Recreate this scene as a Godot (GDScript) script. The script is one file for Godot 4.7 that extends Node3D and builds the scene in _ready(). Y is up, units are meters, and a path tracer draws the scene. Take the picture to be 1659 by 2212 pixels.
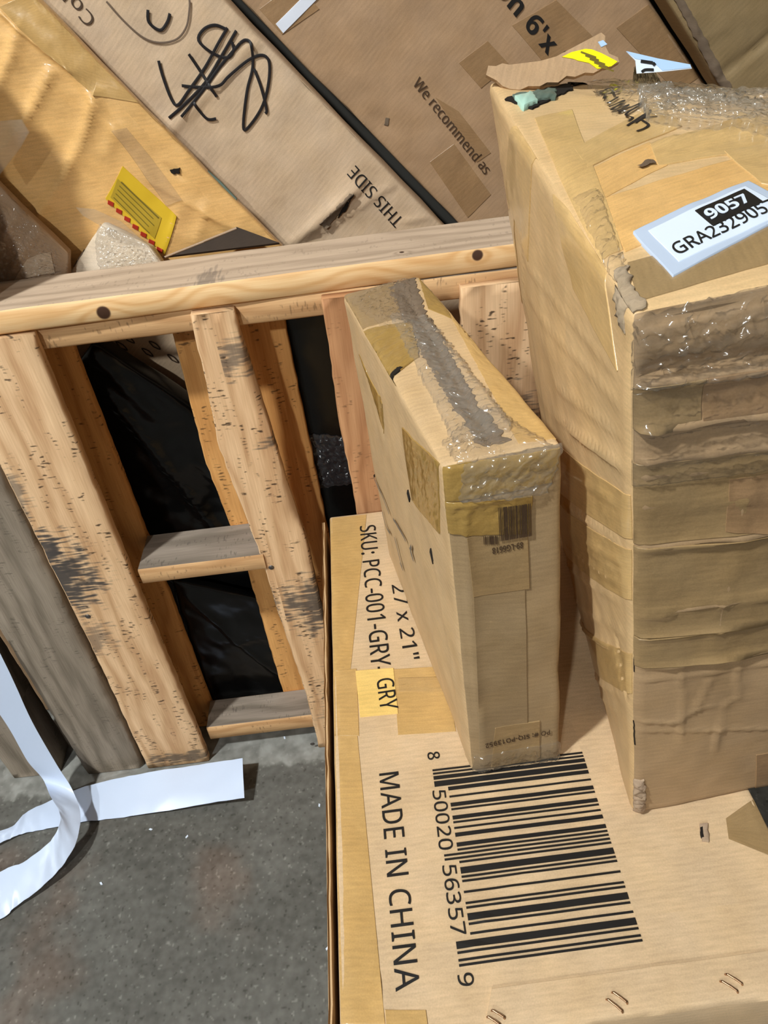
extends Node3D

var tex_kraft: ImageTexture
var M := {}
var ink: StandardMaterial3D
var font: SystemFont
var font_bold: SystemFont
var font_thin: SystemFont

# ------------------------------------------------------------------ helpers
class Carton:
	# a cardboard carton given by eight corners (left/right, bottom/top, back/front), with rounded edges, creases and bulges
	var c: Array
	var r: float
	var rough: float
	var h: Vector3
	var ax: Vector3
	var ay: Vector3
	var az: Vector3
	var nz := FastNoiseLite.new()
	var creases := {}
	var bulge := {}

	func _init(corners: Array, radius: float, roughness: float, noise_seed: int) -> void:
		c = corners
		r = radius
		rough = roughness
		nz.seed = noise_seed
		nz.frequency = 9.0
		nz.fractal_octaves = 3
		h = Vector3((c[1] - c[0]).length() + (c[7] - c[6]).length(), (c[2] - c[0]).length() + (c[7] - c[5]).length(), (c[4] - c[0]).length() + (c[7] - c[3]).length()) * 0.25
		var dx: Vector3 = c[1] + c[3] + c[5] + c[7] - c[0] - c[2] - c[4] - c[6]
		var dy: Vector3 = c[2] + c[3] + c[6] + c[7] - c[0] - c[1] - c[4] - c[5]
		var dz: Vector3 = c[4] + c[5] + c[6] + c[7] - c[0] - c[1] - c[2] - c[3]
		ax = dy.cross(dz).normalized()
		ay = dz.cross(dx).normalized()
		az = dx.cross(dy).normalized()

	func tri(p: Vector3) -> Vector3:
		var a: Vector3 = (c[0] as Vector3).lerp(c[1], p.x).lerp((c[2] as Vector3).lerp(c[3], p.x), p.y)
		var b: Vector3 = (c[4] as Vector3).lerp(c[5], p.x).lerp((c[6] as Vector3).lerp(c[7], p.x), p.y)
		return a.lerp(b, p.z)

	func size_of(face: String) -> Vector2:
		match face:
			"front", "back":
				return Vector2(h.x, h.y) * 2.0
			"left", "right":
				return Vector2(h.z, h.y) * 2.0
		return Vector2(h.x, h.z) * 2.0

	func fold(face: String, s: float, t: float, size: Vector2) -> float:
		var edge := minf(minf(s, 1.0 - s) * size.x, minf(t, 1.0 - t) * size.y)
		if edge <= 0.0:
			return 0.0
		var fade := smoothstep(0.0, 0.012, edge)
		var out := 0.0
		if bulge.has(face):
			out += bulge[face] * 16.0 * s * (1.0 - s) * t * (1.0 - t)
		if creases.has(face):
			var p := Vector2(s, t) * size
			for k in creases[face]:
				var a: Vector2 = k[0] * size
				var d: Vector2 = k[1] * size - a
				var along := clampf((p - a).dot(d) / d.length_squared(), 0.0, 1.0)
				var off := p - a - d * along
				var far := off.length()
				var w: float = k[3]
				if far > w * 4.0:
					continue
				# one flank of a fold is steeper than the other
				var side := 1.0 if d.cross(off) > 0.0 else 2.6
				out += k[2] * exp(-far * side / w) * minf(1.0, 0.72 + 3.0 * (0.5 - absf(along - 0.5)))
		return out * fade

	func at(face: String, s: float, t: float, off := 0.0) -> Vector3:
		var q: Vector3
		match face:
			"front":
				q = Vector3(s, t, 1)
			"back":
				q = Vector3(s, t, 0)
			"left":
				q = Vector3(0, t, s)
			"right":
				q = Vector3(1, t, s)
			"top":
				q = Vector3(s, 1, t)
			_:
				q = Vector3(s, 0, t)
		var p := (q * 2.0 - Vector3.ONE) * h
		var lim := h - Vector3.ONE * r
		var inner := p.clamp(-lim, lim)
		var d := (p - inner).normalized()
		var u := (inner + d * r) / h * 0.5 + Vector3.ONE * 0.5
		var n := (ax * d.x + ay * d.y + az * d.z).normalized()
		var w := tri(u)
		return w + n * (off + fold(face, s, t, size_of(face)) + rough * nz.get_noise_3dv(w))

	func normal_of(face: String) -> Vector3:
		return {"front": az, "back": -az, "left": -ax, "right": ax, "top": ay, "bottom": -ay}[face]


func steps(length: float, r: float, step: float) -> PackedFloat32Array:
	var a := PackedFloat32Array([0.0, 0.35 * r / length, r / length])
	var n := maxi(2, int(length / step))
	for i in range(1, n):
		var f := lerpf(r / length, 1.0 - r / length, float(i) / n)
		a.append(f)
	a.append_array(PackedFloat32Array([1.0 - r / length, 1.0 - 0.35 * r / length, 1.0]))
	return a


func grid(st: SurfaceTool, us: PackedFloat32Array, vs: PackedFloat32Array, point: Callable, outward: Vector3, uv_size: Vector2, uv_off := Vector2.ZERO) -> void:
	var pts: Array[PackedVector3Array] = []
	for v in vs:
		var row := PackedVector3Array()
		for u in us:
			row.append(point.call(u, v))
		pts.append(row)
	var mj := vs.size() >> 1
	var mi := us.size() >> 1
	var turn := (pts[mj][mi] - pts[mj][mi - 1]).cross(pts[mj][mi] - pts[mj - 1][mi]).dot(outward) > 0.0
	for j in vs.size() - 1:
		for i in us.size() - 1:
			var order := [[i, j], [i, j + 1], [i + 1, j], [i + 1, j], [i, j + 1], [i + 1, j + 1]] if turn else [[i, j], [i + 1, j], [i, j + 1], [i + 1, j], [i + 1, j + 1], [i, j + 1]]
			for k in order:
				st.set_uv(Vector2(us[k[0]], vs[k[1]]) * uv_size + uv_off)
				st.add_vertex(pts[k[1]][k[0]])


func tool() -> SurfaceTool:
	var st := SurfaceTool.new()
	st.begin(Mesh.PRIMITIVE_TRIANGLES)
	st.set_smooth_group(0)
	return st


func done(st: SurfaceTool, called: String, m: Material, parent: Node) -> MeshInstance3D:
	st.index()
	st.generate_normals()
	st.set_material(m)
	var o := MeshInstance3D.new()
	o.name = called
	o.mesh = st.commit()
	parent.add_child(o, true)
	return o


func thing(called: String, label: String, category: String, group := "") -> Node3D:
	var o := Node3D.new()
	o.name = called
	add_child(o, true)
	o.set_meta("label", label)
	o.set_meta("category", category)
	if group:
		o.set_meta("group", group)
	return o


func carton_body(c: Carton, called: String, m: Material, parent: Node, fine := {}, step := 0.03, own := {}) -> MeshInstance3D:
	var mesh := ArrayMesh.new()
	var groups := {m: ["front", "back", "left", "right", "top", "bottom"].filter(func(f): return not own.has(f))}
	for f in own:
		groups[own[f]] = [f]
	var k := 0
	for g in groups:
		var st := tool()
		for face in groups[g]:
			var size := c.size_of(face)
			var s: float = fine.get(face, step)
			grid(st, steps(size.x, c.r, s), steps(size.y, c.r, s), func(u, v): return c.at(face, u, v), c.normal_of(face), size, Vector2(0.17 * k, 0.31 * k))
			k += 1
		st.index()
		st.generate_normals()
		st.set_material(g)
		mesh = st.commit(mesh)
	var o := MeshInstance3D.new()
	o.name = called
	o.mesh = mesh
	parent.add_child(o, true)
	return o


# a thin strip of tape, film, label or print laid on a carton's face between four (s, t) corners
func patch(c: Carton, face: String, q: Array, called: String, m: Material, parent: Node, off := 0.0006, step := 0.008, crinkle := 0.0, seed_no := 1, ragged := 0.0, folds := Vector2(45.0, 45.0)) -> MeshInstance3D:
	var size := c.size_of(face)
	var la := maxf(((q[1] - q[0]) * size).length(), ((q[2] - q[3]) * size).length())
	var lb := maxf(((q[3] - q[0]) * size).length(), ((q[2] - q[1]) * size).length())
	var nu := maxi(2, int(la / step))
	var nv := maxi(2, int(lb / step))
	var nz := FastNoiseLite.new()
	nz.seed = seed_no
	nz.frequency = 1.0
	nz.fractal_octaves = 3
	var eu := 0.0005 / la
	var ev := 0.0005 / lb
	var us := PackedFloat32Array([0.0, 0.0, eu])
	var vs := PackedFloat32Array([0.0, 0.0, ev])
	for i in range(1, nu):
		us.append(float(i) / nu)
	for i in range(1, nv):
		vs.append(float(i) / nv)
	us.append_array(PackedFloat32Array([1.0 - eu, 1.0, 1.0]))
	vs.append_array(PackedFloat32Array([1.0 - ev, 1.0, 1.0]))
	var st := tool()
	var ni := us.size() - 1
	var nj := vs.size() - 1
	var pts: Array[PackedVector3Array] = []
	for j in nj + 1:
		var row := PackedVector3Array()
		for i in ni + 1:
			var u := us[i]
			var v := vs[j]
			var wob := Vector2(nz.get_noise_2d(v * lb * 90.0, 7.0), nz.get_noise_2d(u * la * 90.0, 77.0)) * ragged
			var p: Vector2 = (q[0] as Vector2).lerp(q[1], u).lerp((q[3] as Vector2).lerp(q[2], u), v) + wob / size
			p = p.clamp(Vector2(0.0, 0.0), Vector2(1.0, 1.0))
			var rim := i == 0 or j == 0 or i == ni or j == nj
			var lift := (1.0 - absf(nz.get_noise_2d(u * la * folds.x, v * lb * folds.y)) * 2.2) * 0.6 + 0.4 * nz.get_noise_2d(v * lb * 110.0, u * la * 110.0)
			var up := off + crinkle * maxf(0.0, lift) * smoothstep(0.0, 0.12, minf(minf(u, 1.0 - u), minf(v, 1.0 - v)))
			row.append(c.at(face, p.x, p.y, -0.0003 if rim else up))
		pts.append(row)
	var turn := (pts[nj >> 1][(ni >> 1) + 1] - pts[nj >> 1][ni >> 1]).cross(pts[(nj >> 1) + 1][ni >> 1] - pts[nj >> 1][ni >> 1]).dot(c.normal_of(face)) > 0.0
	for j in nj:
		for i in ni:
			var order := [[i, j], [i, j + 1], [i + 1, j], [i + 1, j], [i, j + 1], [i + 1, j + 1]] if turn else [[i, j], [i + 1, j], [i, j + 1], [i + 1, j], [i + 1, j + 1], [i, j + 1]]
			for k in order:
				st.set_uv(Vector2(us[k[0]] * la, vs[k[1]] * lb))
				st.add_vertex(pts[k[1]][k[0]])
	return done(st, called, m, parent)


# a flat cut-out with thickness: an outline of points lying near one plane
func sheet(outline: Array, n: Vector3, thick: float, called: String, m: Material, parent: Node) -> MeshInstance3D:
	n = n.normalized()
	var o: Vector3 = outline[0]
	var e := (outline[1] - outline[0] as Vector3)
	e = (e - n * e.dot(n)).normalized()
	var f := n.cross(e)
	var flat := PackedVector2Array()
	for p in outline:
		flat.append(Vector2((p - o).dot(e), (p - o).dot(f)))
	var idx := Geometry2D.triangulate_polygon(flat)
	var st := tool()
	st.set_smooth_group(-1)
	for side in [1, 0]:
		for k in range(0, idx.size(), 3):
			var tri := [idx[k], idx[k + 1], idx[k + 2]]
			var area := (flat[tri[1]] - flat[tri[0]]).cross(flat[tri[2]] - flat[tri[0]])
			if (area > 0.0) == (side == 1):
				tri.reverse()
			for i in tri:
				st.set_uv(flat[i])
				st.add_vertex(outline[i] + n * thick * side)
	var ccw := not Geometry2D.is_polygon_clockwise(flat)
	for i in outline.size():
		var a: Vector3 = outline[i]
		var b: Vector3 = outline[(i + 1) % outline.size()]
		var ring := [a, b, b + n * thick, a, b + n * thick, a + n * thick]
		if ccw:
			ring = [a, b + n * thick, b, a, a + n * thick, b + n * thick]
		for p in ring:
			st.set_uv(Vector2((p - o).dot(e), (p - o).dot(f)))
			st.add_vertex(p)
	return done(st, called, m, parent)


func smooth_line(p: Array, sub: int) -> Array:
	var out := []
	for i in p.size() - 1:
		var a = p[maxi(i - 1, 0)]
		var b = p[i]
		var c = p[i + 1]
		var d = p[mini(i + 2, p.size() - 1)]
		for k in sub:
			out.append(b.cubic_interpolate(c, a, d, float(k) / sub))
	out.append(p[-1])
	return out


# marker lines: ribbons on a plane with normal n, or on a carton's face when (s, t) points are given
func strokes(lines: Array, width: float, n: Vector3, called: String, m: Material, parent: Node, c: Carton = null, face := "") -> void:
	var st := tool()
	for line in lines:
		var fine := smooth_line(line, 5)
		var pts := PackedVector3Array()
		for p in fine:
			pts.append(c.at(face, p.x, p.y, 0.0026) if c else p + n * 0.0007)
		var nn := c.normal_of(face) if c else n
		for i in pts.size() - 1:
			var d0 := (pts[mini(i + 1, pts.size() - 1)] - pts[maxi(i - 1, 0)]).normalized()
			var d1 := (pts[mini(i + 2, pts.size() - 1)] - pts[i]).normalized()
			var s0 := d0.cross(nn).normalized() * width * 0.5
			var s1 := d1.cross(nn).normalized() * width * 0.5
			var lift := nn * 0.0004
			for p in [pts[i] - s0, pts[i] + lift, pts[i + 1] + lift, pts[i] - s0, pts[i + 1] + lift, pts[i + 1] - s1, pts[i] + lift, pts[i] + s0, pts[i + 1] + s1, pts[i] + lift, pts[i + 1] + s1, pts[i + 1] + lift]:
				st.add_vertex(p)
	done(st, called, m, parent)


# printed letters that follow a carton's face; a and b are the ends of the baseline in (s, t), cap is the letters' height in metres
func lettering(text: String, c: Carton, face: String, a: Vector2, b: Vector2, cap: float, off: float, called: String, m: Material, parent: Node, f: Font = null, top := Vector2.INF) -> void:
	var tm := TextMesh.new()
	tm.text = text
	tm.font = f if f else font
	tm.font_size = 64
	tm.pixel_size = 0.01
	tm.depth = 0.002
	tm.curve_step = 1.0
	tm.horizontal_alignment = HORIZONTAL_ALIGNMENT_LEFT
	var box := tm.get_aabb()
	var ref := TextMesh.new()
	ref.text = "H"
	ref.font = tm.font
	ref.font_size = 64
	ref.pixel_size = 0.01
	var hb := ref.get_aabb()
	var size := c.size_of(face)
	var run := (b - a) * size
	var x := run.normalized()
	var y := Vector2(-x.y, x.x) if face != "top" else Vector2(x.y, -x.x)
	var sx := run.length() / maxf(box.size.x, 0.001)
	var sy := cap / maxf(hb.size.y, 0.001)
	if top.is_finite():
		# the label it stands on was stuck on askew: letters lean towards the point top
		y = (top - a) * size
		sy = y.length() / maxf(hb.size.y, 0.001)
		y = y.normalized()
	var arrays := tm.get_mesh_arrays() if tm.get_surface_count() == 0 else tm.surface_get_arrays(0)
	var v: PackedVector3Array = arrays[Mesh.ARRAY_VERTEX]
	var idx: PackedInt32Array = arrays[Mesh.ARRAY_INDEX]
	var st := tool()
	st.set_smooth_group(-1)
	for i in idx:
		var p := v[i]
		var q := a + (x * (p.x - box.position.x) * sx + y * (p.y - hb.position.y) * sy) / size
		st.add_vertex(c.at(face, q.x, q.y, off + (0.0002 if p.z > 0.0 else -0.0003)))
	done(st, called, m, parent)


# printed bars on a carton's face between the corners q (run start near, run start far, run end near, run end far)
func bars(widths: Array, c: Carton, face: String, q: Array, off: float, called: String, m: Material, parent: Node) -> void:
	# widths: [start, width, inset of the near end] as shares of the run
	var st := tool()
	st.set_smooth_group(-1)
	var n := c.normal_of(face)
	for w in widths:
		for k in 10:
			var p := []
			for d in [[0, 0], [1, 0], [0, 1], [1, 1]]:
				var u: float = w[0] + w[1] * d[0]
				var v: float = lerpf(w[2], 1.0, (k + d[1]) / 10.0)
				var g: Vector2 = (q[0] as Vector2).lerp(q[1], v).lerp((q[2] as Vector2).lerp(q[3], v), u)
				p.append(c.at(face, g.x, g.y, off))
			box8(st, p, n * 0.0002, n * -0.0003)
	done(st, called, m, parent)


func box8(st: SurfaceTool, q: Array, up: Vector3, down: Vector3) -> void:
	var t := [q[0] + up, q[1] + up, q[3] + up, q[2] + up]
	var l := [q[0] + down, q[1] + down, q[3] + down, q[2] + down]
	var tris := [t[0], t[1], t[2], t[0], t[2], t[3]]
	for i in 4:
		var j := (i + 1) % 4
		tris.append_array([t[i], l[i], l[j], t[i], l[j], t[j]])
	if (t[1] - t[0]).cross(t[2] - t[0]).dot(up) > 0.0:
		tris.reverse()
	for p in tris:
		st.add_vertex(p)


# a sawn board: edges given bottom to top as [y, x left, x right]; stands upright, front at zf, thickness th
func board(rows: Array, zf: float, th: float, called: String, m: Material, parent: Node, uv_off := Vector2.ZERO, wane := 0.0, seed_no := 1) -> MeshInstance3D:
	var nz := FastNoiseLite.new()
	nz.seed = seed_no
	nz.frequency = 6.0
	nz.fractal_octaves = 3
	var st := tool()
	var n := 60
	var ring_prev := PackedVector3Array()
	var uv_prev := PackedVector2Array()
	var ch := 0.0025
	for k in n + 1:
		var y: float = lerpf(rows[0][0], rows[-1][0], float(k) / n)
		var i := 0
		while i < rows.size() - 2 and y > rows[i + 1][0]:
			i += 1
		var f: float = clampf((y - rows[i][0]) / (rows[i + 1][0] - rows[i][0]), 0.0, 1.0)
		var l: float = lerpf(rows[i][1], rows[i + 1][1], f) + 0.0022 * nz.get_noise_2d(y * 4.0, 1.0)
		var r: float = lerpf(rows[i][2], rows[i + 1][2], f) + 0.0022 * nz.get_noise_2d(y * 4.0, 9.0)
		var b := zf - th
		var wr := wane * clampf(0.5 + nz.get_noise_2d(y * 1.2, 40.0), 0.0, 1.0)
		var ring := PackedVector3Array()
		var uvs := PackedVector2Array()
		var cols := 6
		for c in cols + 1:
			var u := float(c) / cols
			ring.append(Vector3(lerpf(l + ch, r - ch - wr, u), y, zf + 0.0008 * nz.get_noise_2d(u * 9.0, y * 14.0)))
		ring.append(Vector3(r, y, zf - ch - wr * 0.8))
		ring.append(Vector3(r, y, b + ch))
		ring.append(Vector3(r - ch, y, b))
		ring.append(Vector3(l + ch, y, b))
		ring.append(Vector3(l, y, b + ch))
		ring.append(Vector3(l, y, zf - ch))
		ring.append(ring[0])
		var run := 0.0
		for c in ring.size():
			if c > 0:
				run += ring[c].distance_to(ring[c - 1])
			uvs.append(Vector2((run + l - rows[0][1] + ch) / 0.2, (1.3 - y) / 1.3) + uv_off)
		if k > 0:
			for c in ring.size() - 1:
				for q in [[0, c], [1, c], [1, c + 1], [0, c], [1, c + 1], [0, c + 1]]:
					st.set_uv(uvs[q[1]] if q[0] else uv_prev[q[1]])
					st.add_vertex(ring[q[1]] if q[0] else ring_prev[q[1]])
		if k == 0 or k == n:
			for c in range(1, ring.size() - 2):
				for q in ([0, c, c + 1] if k == 0 else [0, c + 1, c]):
					st.set_uv(uvs[q])
					st.add_vertex(ring[q])
		ring_prev = ring
		uv_prev = uvs
	return done(st, called, m, parent)


# a level sawn bar from x0 to x1: one mesh, its upper face may carry another material
func rail(x0: float, x1: float, y0: float, y1: float, z0: float, z1: float, called: String, m: Material, m_top: Material, parent: Node, uv_off := Vector2.ZERO, skew := 0.0, seed_no := 3) -> MeshInstance3D:
	var nz := FastNoiseLite.new()
	nz.seed = seed_no
	nz.frequency = 5.0
	var mesh := ArrayMesh.new()
	var ch := 0.003
	for part in 2:
		var st := tool()
		var n := 40
		var prof := [Vector2(z0 - ch, y1), Vector2(z0, y1 - ch), Vector2(z0, y0 + ch), Vector2(z0 - ch, y0), Vector2(z1 + ch, y0), Vector2(z1, y0 + ch), Vector2(z1, y1 - ch), Vector2(z1 + ch, y1)]
		if part == 1:
			prof = [Vector2(z1 + ch, y1), Vector2(lerpf(z1, z0, 0.25), y1), Vector2(lerpf(z1, z0, 0.5), y1), Vector2(lerpf(z1, z0, 0.75), y1), Vector2(z0 - ch, y1)]
		for k in n:
			for c in prof.size() - 1:
				var quad := []
				for d in [[0, 0], [1, 0], [1, 1], [0, 1]]:
					var x := lerpf(x0, x1, float(k + d[0]) / n)
					var p: Vector2 = prof[c + d[1]]
					var run := 0.0
					for e in c + d[1]:
						run += prof[e].distance_to(prof[e + 1])
					var w := 0.0016 * nz.get_noise_2d(x * 2.0, p.x * 30.0 + p.y * 30.0)
					quad.append([Vector3(x, p.y + w, p.x + w - skew * (x - x0)), Vector2(run / 0.2, x / 1.3) + uv_off])
				for q in [0, 2, 1, 0, 3, 2]:
					st.set_uv(quad[q][1])
					st.add_vertex(quad[q][0])
		if part == 0:
			for side in 2:
				var x := x1 if side else x0
				for c in range(1, prof.size() - 1):
					for q in ([0, c, c + 1] if side == 1 else [0, c + 1, c]):
						st.set_uv(Vector2(prof[q].x / 0.2, prof[q].y / 1.3) + uv_off)
						st.add_vertex(Vector3(x, prof[q].y, prof[q].x - skew * (x - x0)))
		st.index()
		st.generate_normals()
		st.set_material(m if part == 0 else m_top)
		mesh = st.commit(mesh)
	var o := MeshInstance3D.new()
	o.name = called
	o.mesh = mesh
	parent.add_child(o, true)
	return o


func lathe(prof: Array, at: Vector3, axis: Vector3, called: String, m: Material, parent: Node, seg := 20) -> MeshInstance3D:
	var st := tool()
	axis = axis.normalized()
	var e := axis.cross(Vector3.RIGHT if absf(axis.x) < 0.8 else Vector3.UP).normalized()
	var f := axis.cross(e)
	for i in prof.size() - 1:
		for k in seg:
			var a := TAU * k / seg
			var b := TAU * (k + 1) / seg
			var q := []
			for w in [[i, a], [i, b], [i + 1, b], [i + 1, a]]:
				var p: Vector2 = prof[w[0]]
				q.append(at + (e * cos(w[1]) + f * sin(w[1])) * p.x + axis * p.y)
			for t in [0, 1, 2, 0, 2, 3]:
				st.add_vertex(q[t])
	return done(st, called, m, parent)


func tube(path: Array, rad: float, called: String, m: Material, parent: Node) -> MeshInstance3D:
	var st := tool()
	for i in path.size() - 1:
		var d: Vector3 = (path[i + 1] - path[i]).normalized()
		var e := d.cross(Vector3.UP if absf(d.y) < 0.9 else Vector3.RIGHT).normalized()
		var f := d.cross(e)
		for k in 6:
			var a := TAU * k / 6.0
			var b := TAU * (k + 1) / 6.0
			var o0 := (e * cos(a) + f * sin(a)) * rad
			var o1 := (e * cos(b) + f * sin(b)) * rad
			for p in [path[i] + o0, path[i + 1] + o0, path[i + 1] + o1, path[i] + o0, path[i + 1] + o1, path[i] + o1]:
				st.add_vertex(p)
	return done(st, called, m, parent)


# ------------------------------------------------------------------ materials
func mat(col: Color, rough: float, tex: Texture2D = null, scale := 1.0) -> StandardMaterial3D:
	var m := StandardMaterial3D.new()
	m.albedo_color = col
	m.roughness = rough
	m.metallic_specular = 0.4
	if tex:
		m.albedo_texture = tex
		m.uv1_scale = Vector3(scale, scale, scale)
	return m


func noise(seed_no: int, freq: float, oct := 4) -> FastNoiseLite:
	var n := FastNoiseLite.new()
	n.seed = seed_no
	n.frequency = freq
	n.fractal_octaves = oct
	return n


func kraft_texture() -> ImageTexture:
	var s := 512
	var data := PackedByteArray()
	data.resize(s * s * 3)
	var fine := noise(11, 0.45, 2)
	var wide := noise(12, 0.012, 4)
	var fib := noise(13, 0.09, 2)
	var k := 0
	for j in s:
		var flute := 0.012 * sin(j * TAU / 8.0)
		for i in s:
			var v := 0.93 + 0.05 * fine.get_noise_2d(i, j) + 0.05 * wide.get_noise_2d(i, j) + 0.04 * fib.get_noise_2d(i * 0.35, j * 3.0) + flute
			var warm := 0.03 * wide.get_noise_2d(j + 900.0, i)
			data[k] = clampi(int(v * 255.0), 0, 255)
			data[k + 1] = clampi(int((v - 0.3 * warm) * 255.0), 0, 255)
			data[k + 2] = clampi(int((v - warm) * 255.0), 0, 255)
			k += 3
	var im := Image.create_from_data(s, s, false, Image.FORMAT_RGB8, data)
	im.generate_mipmaps()
	return ImageTexture.create_from_image(im)


# rough-sawn wood, 0.2 m across and 1.3 m along; stains: [u, v, size u, size v, strength, colour]; knots: [u, v, size]
func wood_texture(seed_no: int, base: Color, dark: Color, ticks: float, ring: float, stains: Array, knots: Array) -> ImageTexture:
	var w := 220
	var hh := 1300
	var data := PackedByteArray()
	data.resize(w * hh * 3)
	var na := noise(seed_no, 1.0, 3)
	var nb := noise(seed_no + 1, 1.0, 2)
	var nc := noise(seed_no + 2, 1.0, 3)
	var ink_col := Color(0.10, 0.09, 0.085)
	var k := 0
	for j in hh:
		var y := float(j) / hh
		for i in w:
			var x := float(i) / w
			var warp := 0.0
			var knot := 0.0
			for q in knots:
				var dx: float = (x - q[0]) * 0.2 / q[2]
				var dy: float = (y - q[1]) * 1.3 / q[2]
				var d2 := dx * dx + dy * dy * 0.35
				warp += 3.0 * exp(-d2 * 0.25)
				knot = maxf(knot, q[3] * smoothstep(1.2, 0.6, dx * dx + dy * dy))
			var g := sin((x * 26.0 + 5.0 * na.get_noise_2d(x * 1.6, y * 2.2) + warp * 2.0) * ring)
			var f := 0.5 + 0.5 * g
			var col := base.lerp(dark, 0.45 * f * f + 0.22 * nb.get_noise_2d(x * 60.0, y * 14.0) + 0.2 * nc.get_noise_2d(x * 4.0, y * 6.0))
			if ticks > 0.0:
				var tick := smoothstep(0.30, 0.55, nb.get_noise_2d(x * 7.0 + 31.0, y * 190.0)) * smoothstep(0.05, 0.35, nc.get_noise_2d(x * 5.0 + 60.0, y * 9.0))
				col = col.lerp(dark * 0.35, tick * ticks)
			for q in stains:
				var du: float = (x - q[0]) / q[2]
				var dv: float = (y - q[1]) / q[3]
				var reach := 1.0 - sqrt(du * du + dv * dv) + 0.7 * nb.get_noise_2d(x * 3.5, y * 160.0) + 0.35 * nc.get_noise_2d(x * 6.0, y * 18.0)
				col = col.lerp(q[5], smoothstep(0.0, 0.7, reach) * q[4])
			col = col.lerp(Color(0.2, 0.11, 0.07), knot * 0.9)
			data[k] = clampi(int(col.r * 255.0), 0, 255)
			data[k + 1] = clampi(int(col.g * 255.0), 0, 255)
			data[k + 2] = clampi(int(col.b * 255.0), 0, 255)
			k += 3
	return ImageTexture.create_from_image(Image.create_from_data(w, hh, false, Image.FORMAT_RGB8, data))


func floor_texture() -> ImageTexture:
	# covers x -1.9 .. 1.1 and z -2.1 .. 0.9
	var s := 1024
	var data := PackedByteArray()
	data.resize(s * s * 3)
	var a := noise(41, 1.0, 5)
	var b := noise(42, 1.0, 3)
	var k := 0
	for j in s:
		var z := -2.1 + 3.0 * j / s
		for i in s:
			var x := -1.9 + 3.0 * i / s
			var v := 0.355 + 0.05 * a.get_noise_2d(x * 3.0, z * 3.0) + 0.05 * b.get_noise_2d(x * 40.0, z * 40.0) + 0.035 * b.get_noise_2d(x * 9.0 + 50.0, z * 22.0)
			var rust := 0.035 * smoothstep(0.0, 0.5, a.get_noise_2d(x * 2.2 + 20.0, z * 2.2 - 7.0))
			var pit := smoothstep(0.42, 0.6, b.get_noise_2d(x * 60.0 + 9.0, z * 60.0)) * 0.09
			var crumb := smoothstep(0.45, 0.6, b.get_noise_2d(x * 55.0 - 30.0, z * 55.0 + 12.0)) * 0.12
			var edge := 0.022 * a.get_noise_2d(x * 14.0, 3.0) + 0.012 * b.get_noise_2d(x * 40.0, z * 40.0)
			var dust := smoothstep(-1.085, -1.105, z + edge) * smoothstep(-1.36, -1.30, z + edge) * (0.75 + 0.5 * b.get_noise_2d(x * 20.0, z * 20.0)) * smoothstep(-1.2, -1.0, x)
			var c := Color(v - pit + rust + crumb, v - 0.006 - pit + crumb, v - 0.025 - pit - rust * 0.4 + crumb)
			c = c.lerp(Color(0.62, 0.62, 0.60), clampf(dust, 0.0, 1.0) * 0.85)
			data[k] = clampi(int(c.r * 255.0), 0, 255)
			data[k + 1] = clampi(int(c.g * 255.0), 0, 255)
			data[k + 2] = clampi(int(c.b * 255.0), 0, 255)
			k += 3
	return ImageTexture.create_from_image(Image.create_from_data(s, s, false, Image.FORMAT_RGB8, data))


func film(alpha: float, rough := 0.06, tint := Color(0.95, 0.95, 0.95)) -> StandardMaterial3D:
	var m := StandardMaterial3D.new()
	m.albedo_color = Color(tint.r, tint.g, tint.b, alpha)
	m.transparency = BaseMaterial3D.TRANSPARENCY_ALPHA
	m.roughness = rough
	m.metallic_specular = 1.0
	m.cull_mode = BaseMaterial3D.CULL_DISABLED
	return m


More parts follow.
